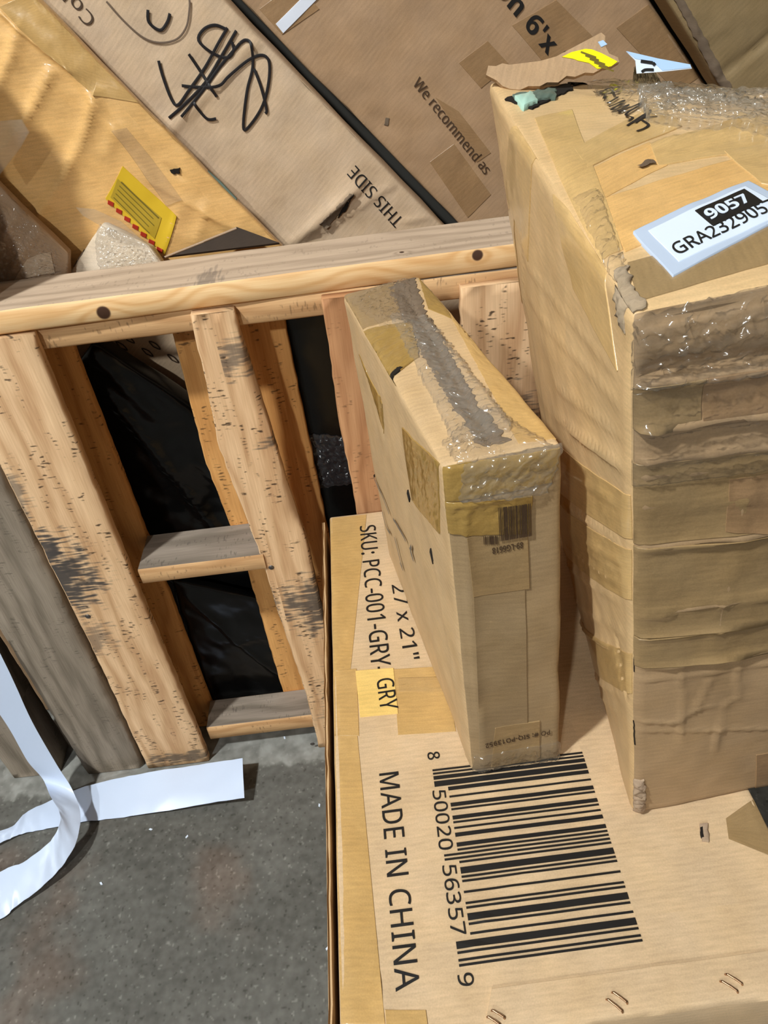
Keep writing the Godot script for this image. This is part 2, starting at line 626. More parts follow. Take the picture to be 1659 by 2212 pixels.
func make_materials() -> void:
	tex_kraft = kraft_texture()
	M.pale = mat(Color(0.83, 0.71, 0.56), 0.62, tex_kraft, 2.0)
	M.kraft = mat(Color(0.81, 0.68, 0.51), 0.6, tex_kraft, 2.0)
	M.gold = mat(Color(0.79, 0.635, 0.40), 0.35, tex_kraft, 2.0)
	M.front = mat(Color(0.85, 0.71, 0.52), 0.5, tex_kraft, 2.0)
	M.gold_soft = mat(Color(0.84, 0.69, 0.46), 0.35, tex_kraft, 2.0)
	M.small_front = mat(Color(0.64, 0.54, 0.405), 0.45, tex_kraft, 2.0)  # tape-brown front, darkened further to offset the light on that face
	M.tall_front = mat(Color(0.69, 0.57, 0.43), 0.4, tex_kraft, 2.0)  # tape tone of the tall front plus shade painted into the colour
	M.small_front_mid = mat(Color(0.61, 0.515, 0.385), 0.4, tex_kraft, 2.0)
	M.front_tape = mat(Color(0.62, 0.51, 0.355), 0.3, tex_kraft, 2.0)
	M.olive = mat(Color(0.64, 0.51, 0.27), 0.22, tex_kraft, 2.0)
	M.yellow_card = mat(Color(0.90, 0.71, 0.45), 0.45, tex_kraft, 2.0)
	M.grey_card = mat(Color(0.81, 0.70, 0.58), 0.6, tex_kraft, 2.0)
	M.brown_card = mat(Color(0.69, 0.56, 0.43), 0.6, tex_kraft, 2.0)
	M.brown_tape = mat(Color(0.62, 0.49, 0.35), 0.35, tex_kraft, 2.0)
	M.drab_card = mat(Color(0.58, 0.49, 0.35), 0.6, tex_kraft, 2.0)
	M.torn = mat(Color(0.47, 0.40, 0.33), 0.95, tex_kraft, 5.0)
	M.flap = mat(Color(0.72, 0.59, 0.45), 0.6, tex_kraft, 2.0)
	M.torn_mid = mat(Color(0.66, 0.58, 0.48), 0.95, tex_kraft, 5.0)
	M.torn_pale = mat(Color(0.70, 0.60, 0.50), 0.95, tex_kraft, 5.0)
	M.dark_hole = mat(Color(0.10, 0.075, 0.055), 0.9)
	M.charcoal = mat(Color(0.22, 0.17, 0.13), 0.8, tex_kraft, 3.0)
	M.note = mat(Color(0.93, 0.78, 0.46), 0.55, tex_kraft, 2.0)
	M.paper = mat(Color(0.83, 0.87, 0.93), 0.45)
	M.label_rim = mat(Color(0.70, 0.75, 0.83), 0.35)
	M.blue_paper = mat(Color(0.66, 0.77, 0.90), 0.4)
	M.mint = mat(Color(0.66, 0.80, 0.74), 0.3)
	M.mint_dark = mat(Color(0.36, 0.42, 0.38), 0.5)
	M.neon = mat(Color(0.93, 0.90, 0.06), 0.5)
	M.sticker = mat(Color(0.80, 0.66, 0.16), 0.4)
	M.red = mat(Color(0.62, 0.16, 0.08), 0.5)
	M.white_tape = mat(Color(0.86, 0.88, 0.93), 0.35)
	M.ribbon = mat(Color(0.77, 0.82, 0.91), 0.35)
	M.black_film = mat(Color(0.055, 0.055, 0.055), 0.22)
	M.copper = mat(Color(0.70, 0.56, 0.44), 0.35)
	M.copper.metallic = 0.9
	M.steel = mat(Color(0.45, 0.43, 0.42), 0.4)
	M.steel.metallic = 0.9
	M.dark_film = film(0.35, 0.15, Color(0.35, 0.35, 0.37))
	M.film = film(0.07, 0.15, Color(0.62, 0.60, 0.56))
	M.film_haze = film(0.13, 0.16, Color(0.70, 0.68, 0.64))
	M.film_clear = film(0.03, 0.14, Color(0.62, 0.60, 0.56))
	ink = mat(Color(0.10, 0.09, 0.085), 0.55)
	M.ink_brown = mat(Color(0.27, 0.20, 0.14), 0.6)
	M.ink_grey = mat(Color(0.42, 0.39, 0.36), 0.6)
	M.ink_olive = mat(Color(0.42, 0.36, 0.10), 0.6)
	M.marker = mat(Color(0.12, 0.105, 0.11), 0.4)
	M.marker_faint = mat(Color(0.40, 0.33, 0.27), 0.5)
	var pine := Color(0.88, 0.73, 0.565)
	var pine_dark := Color(0.68, 0.50, 0.34)
	var dirt := Color(0.27, 0.25, 0.24)
	M.plank_dirty = mat(Color.WHITE, 0.75, wood_texture(101, pine, pine_dark, 0.8, 1.0, [[0.10, 0.49, 0.42, 0.085, 0.92, dirt], [0.05, 0.44, 0.25, 0.05, 0.8, dirt], [0.08, 0.63, 0.3, 0.04, 0.4, dirt], [0.5, 0.975, 0.6, 0.02, 0.6, dirt], [0.05, 0.33, 0.14, 0.05, 0.5, dirt]], []))
	M.plank_mid = mat(Color.WHITE, 0.75, wood_texture(120, pine, pine_dark, 0.85, 1.2, [[0.4, 0.615, 0.5, 0.07, 0.75, dirt], [0.12, 0.17, 0.22, 0.03, 0.55, dirt], [0.4, 0.30, 0.3, 0.012, 0.6, dirt], [0.5, 0.88, 0.4, 0.12, 0.3, dirt]], []))
	M.plank_red = mat(Color(0.97, 0.92, 0.88), 0.75, wood_texture(140, Color(0.78, 0.61, 0.45), Color(0.60, 0.42, 0.28), 0.35, 1.6, [], []))
	M.plank_back = mat(Color.WHITE, 0.75, wood_texture(160, Color(0.84, 0.62, 0.37), Color(0.66, 0.44, 0.22), 0.6, 1.1, [], []))
	M.pine_fresh = mat(Color.WHITE, 0.6, wood_texture(180, Color(0.90, 0.75, 0.55), Color(0.78, 0.56, 0.33), 0.0, 1.5, [], [[0.12, 0.272, 0.011, 1.0], [0.05, 0.73, 0.009, 1.0], [0.13, 0.59, 0.020, 0.0], [0.10, 0.40, 0.016, 0.0]]))
	M.pine_grey = mat(Color.WHITE, 0.8, wood_texture(200, Color(0.74, 0.65, 0.56), Color(0.55, 0.47, 0.39), 0.12, 1.3, [[0.6, 0.40, 0.3, 0.02, 0.35, dirt]], [[0.55, 0.64, 0.004, 1.0]]))
	M.wood_grey = mat(Color.WHITE, 0.85, wood_texture(220, Color(0.56, 0.51, 0.45), Color(0.36, 0.32, 0.27), 0.25, 1.0, [], []))
	M.stringer = mat(Color.WHITE, 0.8, wood_texture(240, Color(0.80, 0.64, 0.46), Color(0.60, 0.43, 0.27), 0.3, 1.4, [], []))
	M.stringer_top = mat(Color(0.98, 0.98, 1.0), 0.85, M.wood_grey.albedo_texture)
	var ripple := noise(301, 0.03, 4).get_image(512, 512)
	ripple.convert(Image.FORMAT_RGBA8)
	ripple.bump_map_to_normal_map(6.0)
	var ripple_tex := ImageTexture.create_from_image(ripple)
	for key in ["gold", "gold_soft", "front_tape", "brown_tape", "olive", "yellow_card"]:
		M[key].normal_enabled = true
		M[key].normal_texture = ripple_tex
		M[key].normal_scale = 0.10
		M[key].clearcoat_enabled = true
		M[key].clearcoat = 0.5
		M[key].clearcoat_roughness = 0.12


func make_sky_and_light() -> void:
	var cam := Camera3D.new()
	cam.name = "camera"
	cam.fov = 69.4
	cam.transform = Transform3D(Basis(Vector3(0.9927, -0.0955, 0.0738), Vector3(0.1207, 0.7854, -0.6071), Vector3(-0.0000, 0.6115, 0.7912)), Vector3(0, 1.6, 0))
	cam.near = 0.02
	add_child(cam)
	cam.current = true
	var we := WorldEnvironment.new()
	we.name = "surroundings"
	var env := Environment.new()
	env.background_mode = Environment.BG_COLOR
	env.background_color = Color(1.0, 0.96, 0.90)
	env.background_energy_multiplier = 0.13
	env.tonemap_mode = Environment.TONE_MAPPER_LINEAR
	env.tonemap_exposure = 1.08
	env.sdfgi_enabled = true
	env.ssao_enabled = true
	env.ssil_enabled = true
	we.environment = env
	add_child(we)
	high_bay(Vector3(-2.39, 5.15, 0.99), 28.0, "bell shaped warehouse lamp hanging high over the floor, nearest to the boxes")
	high_bay(Vector3(-2.46, 5.2, 5.6), 21.0, "bell shaped warehouse lamp farther off, hanging far in front of the boxes")


# a high-bay lamp: bell shade, cable, glowing bulb with its light inside
func high_bay(at: Vector3, energy: float, label: String) -> void:
	var bulb := OmniLight3D.new()
	bulb.name = "high_bay_light"
	bulb.position = at
	bulb.light_color = Color(0.95, 0.97, 0.965)
	bulb.light_energy = energy
	bulb.light_size = 0.14
	bulb.omni_range = 30.0
	bulb.omni_attenuation = 2.0
	bulb.shadow_enabled = true
	add_child(bulb, true)
	var lamp := thing("high_bay_lamp", label, "lamp", "high bay lamps")
	var glow := mat(Color.WHITE, 0.5)
	glow.emission_enabled = true
	glow.emission = Color(1.0, 0.97, 0.92)
	glow.emission_energy_multiplier = 6.0
	lathe([Vector2(0.0, -0.15), Vector2(0.075, -0.13), Vector2(0.13, -0.075), Vector2(0.15, 0.0), Vector2(0.13, 0.075), Vector2(0.075, 0.13), Vector2(0.0, 0.15)], at, Vector3.UP, "bulb", glow, lamp)
	lathe([Vector2(0.30, -0.02), Vector2(0.31, 0.0), Vector2(0.22, 0.2), Vector2(0.08, 0.3), Vector2(0.06, 0.45), Vector2(0.0, 0.46)], at, Vector3.UP, "lamp_shade", M.steel, lamp)
	tube([at + Vector3(0, 0.45, 0), at + Vector3(0, 2.2, 0)], 0.008, "cable", M.charcoal, lamp)


# ------------------------------------------------------------------ the setting
func structure() -> void:
	var m := mat(Color.WHITE, 0.7, floor_texture())
	m.texture_repeat = false
	var st := tool()
	st.set_smooth_group(-1)
	var lo := Vector2(-6, -1.9)
	var hi := Vector2(6, 6)
	var p := [Vector3(lo.x, 0, lo.y), Vector3(hi.x, 0, lo.y), Vector3(hi.x, 0, hi.y), Vector3(lo.x, 0, hi.y)]
	var tris := [p[0], p[1], p[2], p[0], p[2], p[3]]
	for i in 4:
		var a: Vector3 = p[i]
		var b: Vector3 = p[(i + 1) % 4]
		var d := Vector3(0, -0.2, 0)
		tris.append_array([a, a + d, b, b, a + d, b + d])
	for i in [0, 2, 1, 0, 3, 2]:
		tris.append(p[i] + Vector3(0, -0.2, 0))
	for v in tris:
		st.set_uv(Vector2((v.x + 1.9) / 3.0, (v.z + 2.1) / 3.0))
		st.add_vertex(v)
	done(st, "floor", m, self).set_meta("kind", "structure")
	var wall := MeshInstance3D.new()
	wall.name = "wall_back"
	var wb := BoxMesh.new()
	wb.size = Vector3(12, 4, 0.2)
	wb.material = mat(Color(0.36, 0.35, 0.33), 0.9)
	wall.mesh = wb
	wall.position = Vector3(0, 2, -1.8)
	wall.set_meta("kind", "structure")
	add_child(wall)


# ------------------------------------------------------------------ boxes
func bottom_carton() -> void:
	var c := Carton.new([Vector3(-0.1030, 0.0000, -1.1050), Vector3(0.3970, 0.0000, -1.1000), Vector3(-0.1030, 0.7500, -1.1050), Vector3(0.3970, 0.7500, -1.1000), Vector3(-0.1060, 0.0000, -0.2500), Vector3(0.3970, 0.0000, -0.2550), Vector3(-0.1060, 0.7500, -0.2500), Vector3(0.3970, 0.7500, -0.2550)], 0.004, 0.0008, 5)
	c.creases = {"top": [
		[Vector2(0.2511, 0.9364), Vector2(0.3384, 0.8574), 0.0012, 0.003], [Vector2(0.3384, 0.8574), Vector2(0.4350, 0.8193), 0.001, 0.003], [Vector2(0.0021, 0.4357), Vector2(0.3023, 0.4547), 0.0006, 0.002],
		[Vector2(-0.0268, 0.5594), Vector2(0.1250, 0.5723), 0.0006, 0.002], [Vector2(0.0872, 0.9240), Vector2(0.0925, 0.9590), 0.002, 0.004]], "front": []}
	c.bulge = {"left": 0.006}
	var t := thing("large_carton", "large brown carton with a big printed barcode, lying under the two smaller boxes", "carton")
	carton_body(c, "body", M.pale, t, {"top": 0.007}, 0.04)
	# golden tape along the left edge and across, a paler sheet of film, the doubled front rim
	patch(c, "top", [Vector2(-0.0105, 0.0062), Vector2(0.1401, 0.0077), Vector2(0.0529, 0.4424), Vector2(-0.0062, 0.4370)], "packing_tape", M.gold, t, 0.0006, 0.012)
	patch(c, "top", [Vector2(-0.0062, 0.4370), Vector2(0.0711, 0.4388), Vector2(0.0690, 0.5763), Vector2(-0.0041, 0.5701)], "packing_tape", M.gold, t, 0.0008, 0.012)
	patch(c, "top", [Vector2(-0.0041, 0.5701), Vector2(0.0641, 0.5741), Vector2(0.0907, 0.9740), Vector2(0.0023, 0.9681)], "packing_tape", M.gold, t, 0.0006, 0.012)
	patch(c, "top", [Vector2(0.1800, 0.4497), Vector2(0.3291, 0.4571), Vector2(0.3295, 0.5897), Vector2(0.1740, 0.5834)], "packing_tape", M.gold, t, 0.0006, 0.012)
	patch(c, "top", [Vector2(0.9150, 0.7833), Vector2(0.9985, 0.7607), Vector2(0.9919, 0.8494), Vector2(0.9003, 0.8117)], "packing_tape", M.front_tape, t, 0.0006, 0.012)
	patch(c, "top", [Vector2(0.0924, 0.9599), Vector2(0.1736, 0.9654), Vector2(0.1747, 0.9880), Vector2(0.0927, 0.9871)], "packing_tape", M.gold, t, 0.0008, 0.012)
	patch(c, "top", [Vector2(0.0680, 0.4437), Vector2(0.1803, 0.4477), Vector2(0.1800, 0.5430), Vector2(0.0742, 0.5412)], "paper_note", M.note, t, 0.0014, 0.012).set_meta("label", "pale yellow paper note on the carton")
	patch(c, "top", [Vector2(0.1906, 0.4710), Vector2(0.3569, 0.4820), Vector2(0.3555, 0.5133), Vector2(0.1892, 0.4986)], "film_strip", M.film_clear, t, 0.002, 0.0022, 0.004, 8)
	patch(c, "top", [Vector2(0.3098, 0.9534), Vector2(0.9048, 0.9519), Vector2(0.9047, 1.0052), Vector2(0.2727, 1.0080)], "carton_flap", M.pale, t, 0.0032, 0.012, 0.001, 4, 0.0)
	patch(c, "top", [Vector2(0.8488, 0.7876), Vector2(0.8682, 0.7878), Vector2(0.8523, 0.8131), Vector2(0.8390, 0.8108)], "tear", M.torn_pale, t, 0.003, 0.004, 0.004, 3, 0.002)
	patch(c, "top", [Vector2(0.8458, 0.7934), Vector2(0.8519, 0.7926), Vector2(0.8451, 0.8067), Vector2(0.8401, 0.8063)], "tear", M.dark_hole, t, 0.0045, 0.004, 0.0, 3, 0.001)
	for q in [[Vector3(0.0462, 0.7500, -0.2719), Vector3(0.0576, 0.7500, -0.2639)], [Vector3(0.0407, 0.7500, -0.2669), Vector3(0.0519, 0.7500, -0.2586)], [Vector3(0.1673, 0.7500, -0.2749), Vector3(0.1789, 0.7500, -0.2639)], [Vector3(0.1600, 0.7500, -0.2695), Vector3(0.1720, 0.7500, -0.2570)], [Vector3(0.2824, 0.7500, -0.2786), Vector3(0.2947, 0.7500, -0.2677)], [Vector3(0.2749, 0.7500, -0.2731), Vector3(0.2874, 0.7500, -0.2619)]]:
		var up := Vector3(0, 0.0032, 0)
		tube([q[0] + up, q[0].lerp(q[1], 0.08) + up * 1.9, q[0].lerp(q[1], 0.5) + up * 2.1, q[0].lerp(q[1], 0.92) + up * 1.9, q[1] + up], 0.0011, "staple", M.copper, t)
	# the side flap standing a little off the left face
	var st := tool()
	var nz := noise(6, 3.0, 3)
	for side in 2:
		var us := PackedFloat32Array()
		for i in 41:
			us.append(i / 40.0)
		grid(st, us, PackedFloat32Array([0.0, 0.5, 0.97, 1.0]), func(u, v): return Vector3(-0.113 - 0.004 * side - 0.0025 * absf(nz.get_noise_2d(u * 6.0, 1.0)), 0.12 + 0.625 * v + 0.003 * nz.get_noise_2d(u * 9.0, v), lerpf(-1.10, -0.255, u)), Vector3.LEFT if side else Vector3.RIGHT, Vector2(0.85, 0.6))
	for i in 40:
		var z0 := lerpf(-1.10, -0.255, i / 40.0)
		var z1 := lerpf(-1.10, -0.255, (i + 1) / 40.0)
		for a in [Vector3(-0.113, 0.742, z0), Vector3(-0.113, 0.742, z1), Vector3(-0.118, 0.742, z1), Vector3(-0.113, 0.742, z0), Vector3(-0.118, 0.742, z1), Vector3(-0.118, 0.742, z0)]:
			st.add_vertex(a)
	done(st, "side_flap", M.kraft, t)
	# print
	var high := func(p: Vector3, q: Vector3) -> float: return p.distance_to(q)
	lettering("SKU: PCC-001-GRY-", c, "top", Vector2(0.1108, 0.0470), Vector2(0.1152, 0.4531), high.call(Vector3(-0.0477, 0.7500, -1.0643), Vector3(-0.0187, 0.7500, -1.0614)), 0.001, "lettering", ink, t)
	lettering("GRY", c, "top", Vector2(0.1272, 0.4694), Vector2(0.1319, 0.5342), high.call(Vector3(-0.0406, 0.7500, -0.7037), Vector3(-0.0156, 0.7500, -0.7032)), 0.002, "lettering", ink, t)
	lettering("27 x 21\"", c, "top", Vector2(0.2028, 0.2411), Vector2(0.2154, 0.4342), high.call(Vector3(0.0033, 0.7500, -0.7593), Vector3(0.0259, 0.7500, -0.7594)), 0.001, "lettering", ink, t)
	lettering("MADE IN CHINA", c, "top", Vector2(0.1152, 0.6480), Vector2(0.1164, 0.9426), high.call(Vector3(-0.0480, 0.7500, -0.4148), Vector3(-0.0233, 0.7500, -0.4150)), 0.001, "lettering", ink, t)
	lettering("8", c, "top", Vector2(0.2441, 0.6223), Vector2(0.2451, 0.6355), high.call(Vector3(0.0177, 0.7500, -0.5732), Vector3(0.0336, 0.7500, -0.5731)), 0.001, "lettering", ink, t)
	lettering("50020", c, "top", Vector2(0.2452, 0.6871), Vector2(0.2425, 0.7777), high.call(Vector3(0.0174, 0.7500, -0.4862), Vector3(0.0339, 0.7500, -0.4858)), 0.001, "lettering", ink, t)
	lettering("56357", c, "top", Vector2(0.2442, 0.7992), Vector2(0.2437, 0.8884), high.call(Vector3(0.0153, 0.7500, -0.3815), Vector3(0.0314, 0.7500, -0.3816)), 0.001, "lettering", ink, t)
	lettering("9", c, "top", Vector2(0.2456, 0.9319), Vector2(0.2448, 0.9460), high.call(Vector3(0.0177, 0.7500, -0.3093), Vector3(0.0336, 0.7500, -0.3093)), 0.001, "lettering", ink, t)
	var codes := ["0001101", "0011001", "0010011", "0111101", "0100011", "0110001", "0101111", "0111011", "0110111", "0001011"]
	var bits := "101"
	var digits := [8, 5, 0, 0, 2, 0, 5, 6, 3, 5, 7, 9]
	for i in 12:
		if i == 6:
			bits += "01010"
		for ch in codes[digits[i]]:
			bits += ch if i < 6 else ("1" if ch == "0" else "0")
	bits += "101"
	var w := []
	var i := 0
	while i < 95:
		if bits[i] == "1":
			var j := i
			while j < 95 and bits[j] == "1":
				j += 1
			var long := i < 10 or i >= 85 or (i >= 45 and i < 50)
			w.append([i / 95.0, (j - i) / 95.0, 0.0 if long else 0.085])
			i = j
		else:
			i += 1
	bars(w, c, "top", [Vector2(0.2525, 0.6522), Vector2(0.6390, 0.6538), Vector2(0.2513, 0.9246), Vector2(0.6357, 0.9230)], 0.0008, "barcode", ink, t)


func small_carton() -> void:
	var c := Carton.new([Vector3(0.0000, 0.7505, -0.9750), Vector3(0.1120, 0.7505, -1.0000), Vector3(-0.0200, 1.2180, -0.9880), Vector3(0.0880, 1.2250, -1.0100), Vector3(0.0717, 0.7505, -0.5373), Vector3(0.1862, 0.7505, -0.5418), Vector3(0.0560, 1.2220, -0.5450), Vector3(0.1650, 1.2320, -0.5450)], 0.006, 0.002, 17)
	c.bulge = {"left": 0.004, "front": 0.003, "top": 0.002}
	c.creases = {"front": [[Vector2(0.1460, 0.8899), Vector2(0.1071, 0.0103), 0.004, 0.006], [Vector2(0.9818, 0.8445), Vector2(0.9472, -0.0009), 0.002, 0.004], [Vector2(-0.0288, 0.9052), Vector2(0.7442, 0.9028), 0.003, 0.006]],
		"left": [[Vector2(0.8476, 0.6579), Vector2(0.9597, 0.0055), 0.002, 0.006], [Vector2(0.4162, 0.9039), Vector2(0.3716, 0.7409), -0.003, 0.004]],
		"top": [[Vector2(0.6833, 0.0891), Vector2(0.4713, 0.9576), -0.004, 0.010], [Vector2(-0.0870, 0.8215), Vector2(0.0688, 0.9653), -0.003, 0.004]]}
	var t := thing("narrow_carton", "narrow upright brown carton with a torn taped top, between the pallet and tall carton", "carton")
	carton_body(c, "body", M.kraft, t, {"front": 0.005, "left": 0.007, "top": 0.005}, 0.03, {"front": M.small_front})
	# torn grey strip along the top with clear film over it
	patch(c, "top", [Vector2(0.5229, 0.0276), Vector2(0.9275, 0.0089), Vector2(0.7243, 0.3165), Vector2(0.4630, 0.3090)], "torn_liner", M.torn, t, 0.001, 0.004, 0.003, 21, 0.006)
	patch(c, "top", [Vector2(0.5187, 0.2838), Vector2(0.7469, 0.3200), Vector2(0.6587, 0.5643), Vector2(0.4099, 0.5306)], "torn_liner", M.torn, t, 0.001, 0.004, 0.004, 22, 0.006)
	patch(c, "top", [Vector2(0.4118, 0.5168), Vector2(0.6619, 0.5511), Vector2(0.5699, 0.8503), Vector2(0.3764, 0.8082)], "torn_liner", M.torn, t, 0.001, 0.004, 0.004, 23, 0.006)
	patch(c, "top", [Vector2(0.3891, 0.7988), Vector2(0.6100, 0.8232), Vector2(0.6198, 0.9627), Vector2(0.3907, 0.9592)], "torn_liner", M.torn, t, 0.001, 0.004, 0.004, 24, 0.006)
	patch(c, "top", [Vector2(-0.0846, 0.2898), Vector2(0.5316, 0.3197), Vector2(0.3720, 0.5254), Vector2(-0.2463, 0.6297)], "packing_tape", M.olive, t, 0.0022, 0.006, 0.002, 25, 0.002)
	patch(c, "top", [Vector2(0.0125, -0.0075), Vector2(0.6518, 0.0092), Vector2(0.4631, 0.2749), Vector2(-0.0952, 0.2712)], "packing_tape", M.front_tape, t, 0.0012, 0.006, 0.001, 26, 0.001)
	patch(c, "top", [Vector2(0.9776, 0.0182), Vector2(1.0285, 0.1880), Vector2(0.9475, 0.3513), Vector2(0.7962, 0.2590)], "packing_tape", M.olive, t, 0.0012, 0.006, 0.001, 27, 0.001)
	patch(c, "top", [Vector2(1.0115, 0.2224), Vector2(0.9759, 0.3882), Vector2(0.9954, 0.9802), Vector2(0.6743, 0.9770)], "packing_tape", M.gold, t, 0.0010, 0.006, 0.001, 28, 0.001)
	patch(c, "top", [Vector2(-0.1427, 0.6098), Vector2(0.1232, 0.5468), Vector2(0.1686, 0.5583), Vector2(-0.1305, 0.6165)], "tear", M.dark_hole, t, 0.0026, 0.004, 0.0, 28, 0.001)
	patch(c, "left", [Vector2(0.1497, 0.8764), Vector2(0.4298, 0.8565), Vector2(0.3816, 0.7389), Vector2(0.2521, 0.8706)], "packing_tape", M.olive, t, 0.0010, 0.006, 0.001, 29, 0.001)
	patch(c, "top", [Vector2(0.3556, 0.2576), Vector2(0.7017, 0.3129), Vector2(0.7186, 0.9254), Vector2(0.2105, 0.9323)], "film_strip", M.film_haze, t, 0.006, 0.0022, 0.007, 31, 0.006, Vector2(20.0, 50.0))
	patch(c, "top", [Vector2(0.1219, 0.9236), Vector2(0.6418, 0.8160), Vector2(0.8889, 0.9971), Vector2(0.1309, 1.0069)], "film_strip", M.film, t, 0.004, 0.0022, 0.006, 32, 0.006, Vector2(20.0, 50.0))
	patch(c, "top", [Vector2(0.0119, 0.0497), Vector2(0.8518, -0.0051), Vector2(0.6106, 0.2985), Vector2(0.2412, 0.3405)], "film_strip", M.film_clear, t, 0.003, 0.0022, 0.006, 33, 0.004)
	# corner wrapped in olive tape
	patch(c, "left", [Vector2(0.6696, 0.9118), Vector2(0.9820, 0.9976), Vector2(0.9320, 0.7865), Vector2(0.6806, 0.7113)], "packing_tape", M.olive, t, 0.0016, 0.005, 0.002, 34, 0.001)
	patch(c, "front", [Vector2(-0.0211, 1.0010), Vector2(0.9976, 0.9877), Vector2(0.9020, 0.9165), Vector2(-0.0442, 0.9175)], "packing_tape", M.olive, t, 0.0014, 0.004, 0.003, 35, 0.001)
	patch(c, "front", [Vector2(-0.0520, 0.9179), Vector2(0.7357, 0.8943), Vector2(0.7043, 0.8001), Vector2(-0.0725, 0.8402)], "packing_tape", M.olive, t, 0.0020, 0.004, 0.002, 36, 0.001)
	patch(c, "front", [Vector2(0.1780, 0.9986), Vector2(1.0086, 1.0004), Vector2(0.8623, 0.8942), Vector2(0.1153, 0.9201)], "film_strip", M.film_haze, t, 0.004, 0.0022, 0.006, 37, 0.004, Vector2(20.0, 50.0))
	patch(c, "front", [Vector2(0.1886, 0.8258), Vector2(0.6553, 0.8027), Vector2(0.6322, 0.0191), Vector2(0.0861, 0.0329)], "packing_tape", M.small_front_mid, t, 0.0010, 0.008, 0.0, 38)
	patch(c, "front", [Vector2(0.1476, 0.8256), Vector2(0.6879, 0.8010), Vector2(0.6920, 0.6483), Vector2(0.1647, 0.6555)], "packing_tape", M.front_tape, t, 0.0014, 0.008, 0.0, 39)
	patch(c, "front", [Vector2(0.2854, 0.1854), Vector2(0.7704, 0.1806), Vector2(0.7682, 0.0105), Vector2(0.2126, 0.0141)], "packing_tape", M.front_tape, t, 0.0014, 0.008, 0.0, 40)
	patch(c, "front", [Vector2(0.0437, 0.0732), Vector2(0.9881, 0.0752), Vector2(0.9946, 0.0046), Vector2(0.0124, 0.0078)], "film_strip", M.film, t, 0.003, 0.0022, 0.006, 41, 0.002)
	for q in [[Vector2(0.6434, 0.6982), 0.012], [Vector2(0.8371, 0.6497), 0.016]]:
		var o: Vector2 = q[0]
		var s: float = q[1]
		patch(c, "left", [o + Vector2(-s, 0), o + Vector2(0, -s * 1.6), o + Vector2(s, 0), o + Vector2(0, s * 1.6)], "hole", M.dark_hole, t, 0.0014, 0.003, 0.0, 42, 0.001)
	# print
	lettering("PO #: SIQ-PO13952", c, "front", Vector2(0.8752, 0.1377), Vector2(0.1634, 0.1285), 0.0088, 0.0022, "lettering", M.ink_brown, t)
	var w := []
	var x := 0.0
	var rng := RandomNumberGenerator.new()
	rng.seed = 9
	while x < 0.97:
		var wd := rng.randi_range(1, 3) * 0.011
		w.append([x, wd, 0.0])
		x += wd + rng.randi_range(1, 3) * 0.011
	bars(w, c, "front", [Vector2(0.4326, 0.8857), Vector2(0.4331, 0.8002), Vector2(0.7266, 0.8790), Vector2(0.7245, 0.7965)], 0.0034, "barcode", M.ink_brown, t)
	bars(w.slice(0, 9), c, "front", [Vector2(0.2933, 0.8188), Vector2(0.2926, 0.7980), Vector2(0.6349, 0.8038), Vector2(0.6367, 0.7817)], 0.0024, "barcode", M.ink_brown, t)
	lettering("89-LG6618", c, "front", Vector2(0.6410, 0.7839), Vector2(0.3640, 0.7841), 0.0075, 0.0022, "lettering", M.ink_brown, t)
	strokes([[Vector2(-0.0333, 0.3573), Vector2(0.0960, 0.3769), Vector2(0.1712, 0.3882), Vector2(0.2340, 0.3839), Vector2(0.2705, 0.3813)], [Vector2(0.0813, 0.2642), Vector2(0.0818, 0.2304), Vector2(0.1415, 0.2365), Vector2(0.2177, 0.2640)], [Vector2(0.3430, 0.2380), Vector2(0.3705, 0.2326), Vector2(0.3413, 0.2831), Vector2(0.3129, 0.3224)], [Vector2(0.3432, 0.4139), Vector2(0.4367, 0.4503), Vector2(0.4860, 0.4620), Vector2(0.5454, 0.4771)], [Vector2(0.5850, 0.4870), Vector2(0.6144, 0.4631), Vector2(0.5892, 0.4736), Vector2(0.6180, 0.5185)]], 0.005, Vector3.ZERO, "scribble", M.ink_grey, t, c, "left")


